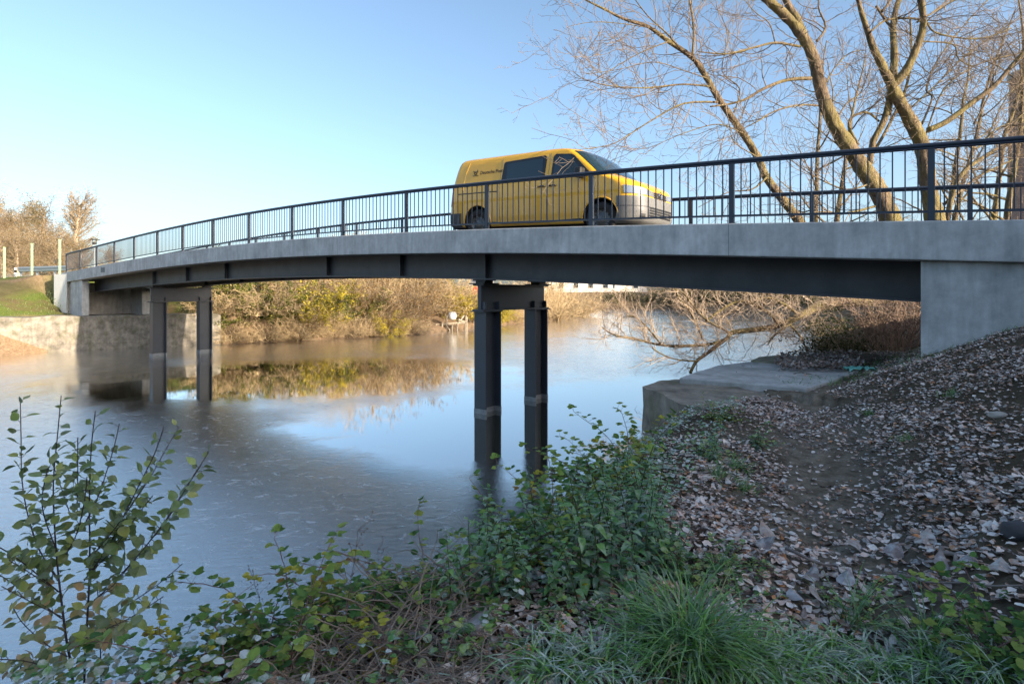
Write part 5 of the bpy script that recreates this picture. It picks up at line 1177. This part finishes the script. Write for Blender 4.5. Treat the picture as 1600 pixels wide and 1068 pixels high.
# ---- leafy shrub in the left foreground
def sx(pts): return [(x/2.282, 600+y/2.282) for x, y in pts]
SH = [([(262, 1400), (260, 1068), (235, 900), (215, 740), (205, 650), (195, 520), (190, 350), (205, 180), (218, 40)], 1.62, 1.70, 9), ([(300, 1400), (300, 1068), (312, 820), (318, 700), (320, 560), (318, 430), (325, 230), (340, 95)], 1.66, 1.60, 8),
      ([(205, 690), (140, 590), (100, 470), (78, 340), (75, 200), (72, 50)], 1.65, 1.8, 5), ([(210, 740), (60, 620), (-40, 560)], 1.65, 1.5, 5), ([(220, 835), (130, 770), (0, 680), (-50, 660)], 1.64, 1.75, 5),
      ([(335, 770), (400, 710), (500, 600), (600, 470), (660, 370), (720, 280), (745, 240)], 1.62, 1.8, 5), ([(300, 700), (390, 570), (450, 450), (500, 350), (550, 250), (585, 150)], 1.65, 1.55, 5), ([(300, 500), (350, 400), (380, 310), (410, 210), (425, 140)], 1.63, 1.75, 4),
      ([(320, 620), (420, 500), (530, 340), (595, 225), (640, 150)], 1.6, 1.85, 4), ([(250, 930), (340, 870), (450, 790), (560, 715), (650, 640)], 1.62, 1.7, 4), ([(255, 480), (205, 330), (175, 260)], 1.66, 1.8, 3), ([(275, 450), (277, 300), (277, 190)], 1.64, 1.5, 3),
      ([(362, 1400), (360, 1060), (355, 850), (345, 700)], 1.75, 1.7, 5), ([(230, 1030), (110, 990), (0, 980), (-40, 990)], 1.63, 1.5, 4), ([(240, 970), (170, 930), (80, 850), (40, 780)], 1.63, 1.75, 4), ([(215, 640), (270, 540), (300, 420), (310, 330)], 1.6, 1.45, 4), ([(205, 600), (160, 480), (150, 400), (170, 300)], 1.6, 1.5, 4)]
for k_ in range(9):
    pp, d0, d1, w_ = SH[[2, 3, 4, 5, 6, 7, 8, 9, 13, 14, 15, 16, 4, 3][k_]]; ox, oy = rng.normal(0, 34), abs(rng.normal(50, 60)); m_ = max(3, int(len(pp)*rng.uniform(.5, .9)))
    SH.append(([(a_+ox*q_/len(pp), b_+oy*q_/len(pp)+rng.normal(0, 5)) for q_, (a_, b_) in enumerate(pp)][:m_], d0, d0+rng.normal(0, .15), 3))
ms, ml = MB(), MB(); ps, ds, ups, sz, cc = [], [], [], [], []
for pp, d0, d1, wpx in SH:
    q = sx(pp); D = np.linspace(d0, d1, len(q)); P = [px(x, y, Y) for (x, y), Y in zip(q, D)]; P, Rd = smooth_poly(P, np.linspace(wpx/2.282/F*1.65/2, .0012, len(P))); ms.tube(P, Rd, 6)
    L = np.concatenate([[0], np.cumsum(np.linalg.norm(np.diff(P, axis=0), axis=1))]); s = .10 if L[-1] > .8 else .04; th = 0
    while s < L[-1]:
        p = np.array([np.interp(s, L, P[:, c]) for c in range(3)]); i = min(np.searchsorted(L, s), len(P)-1); ax = P[i]-P[i-1]; ax /= np.linalg.norm(ax); th += 2.4+rng.normal(0, .3)
        a_ = np.cross(ax, (0, 1, 0.1)); a_ /= np.linalg.norm(a_); b_ = np.cross(ax, a_); rd = a_*math.cos(th)+b_*math.sin(th); fz = (p[2]-1.7)/1.0
        for rep in range(2 if s < L[-1]*.75 else 1):
            d = rd*(1 if rep == 0 else -1)*.9+ax*.55+np.array([0, 0, -.25])+rng.normal(0, .25, 3); e = p+d/np.linalg.norm(d)*.012; ms.tube([p, e], .0009, 3, False)
            ps.append(e); ds.append(d); ups.append(np.array([0, -.25, 1])+rng.normal(0, .45, 3)); sz.append(rng.uniform(.030, .049)*(1-.25*s/L[-1]))
            hgt = p[2]; w_ = rng.random()
            if hgt < 1.95 and w_ < .6: c = [(.20, .15, .06), (.17, .16, .05), (.24, .16, .08), (.14, .15, .06)][rng.integers(0, 4)]
            elif w_ < .78: c = [(.06, .09, .03), (.085, .115, .035), (.10, .12, .04)][rng.integers(0, 3)]
            else: c = [(.13, .16, .045), (.17, .18, .05)][rng.integers(0, 2)]
            cc.append(c)
        s += rng.uniform(.014, .026)
o = empty('leafy_shrub', (float(px(115, 1120, 1.65)[0]), 1.65, 1.45), 'tall leafy shrub with green and olive leaves on dark stems in the left foreground', 'shrub')
add_leaves(ml, np.array(ps), np.array(ds), np.array(ups), sz, np.array(cc)*rng.uniform(1.8, 3.2, (len(cc), 1)), 'ovate', .02)
for mb, nm, mm in ((ms, 'stems', M_shrubst), (ml, 'foliage', M_leafs)): c = mb.build(nm, mm, o, True); c.location = -Vector(o.location)
# ---- odds and ends
def rock(name, x, y, r, label, mat_=M_stone, sq=.5):
    p = pick(x, y); bm = bmesh.new(); bmesh.ops.create_icosphere(bm, subdivisions=3, radius=r)
    for v in bm.verts: k_ = 1+.35*float(hash_noise(np.array(v.co.x/r*1.2+v.co.z/r), np.array(v.co.y/r*1.2), 1.3, 41)); v.co = Vector((v.co.x*k_*1.3, v.co.y*k_, v.co.z*k_*sq))
    me = bpy.data.meshes.new(name); bm.to_mesh(me); me.materials.append(mat_); me.polygons.foreach_set('use_smooth', [True]*len(me.polygons)); o = link(name, me, None, tuple(p+np.array([0, 0, r*sq*.3]))); return tag(o, label, 'stone')
rock('stone', 1560, 652, .048, 'pale rounded stone lying on the leafy slope at the right', sq=.6)
rock('stone', 1592, 838, .05, 'dark stone half out of the frame at the right edge', simple('dark_stone', (.04, .04, .045), .7), .9)
m = MB(); K_ = 9; V = []; c0 = gp(1343, 583, 1.72)
for i in range(K_):
    for j in range(K_): u = (i/(K_-1)-.5)*.34; w_ = (j/(K_-1)-.5)*.16; V.append((c0[0]+u, c0[1]+w_, 1.735+.05*abs(math.sin(i*1.9+j*.7))+.03*rng.random()))
m.add(V, [(i*K_+j, i*K_+j+1, (i+1)*K_+j+1, (i+1)*K_+j) for i in range(K_-1) for j in range(K_-1)])
o = m.build('plastic_sheet', M_teal, None, True); tag(o, 'crumpled teal plastic scrap at the right end of the concrete planks', 'plastic scrap'); sm = o.modifiers.new('s', 'SOLIDIFY'); sm.thickness = .004
for x0, y0, x1, y1, r, lab in [(1235, 870, 1330, 905, .007, 'dark stick lying in the leaves above the lower right bramble'), (1480, 870, 1500, 905, .010, 'short thick grey stick on the leaves near the right edge'), (1395, 905, 1600, 935, .006, 'long thin grey stick across the leaves in the lower right'), (1230, 680, 1300, 700, .006, 'thin pale stick on the bare path')]:
    a_ = pick(x0, y0); b_ = pick(x1, y1); P = [a_+(b_-a_)*k/6+rng.normal(0, .012, 3) for k in range(7)]; P = [np.array([q[0], q[1], float(Hf(q[0], q[1]))+.02+r]) for q in P]; m = MB(); m.tube(P, np.linspace(r, r*.5, 7), 6); tag(m.build('stick', simple('grey_stick', (.22, .18, .16), .9, var=.4, scale=20), None, True), lab, 'stick', 'sticks on the ground')
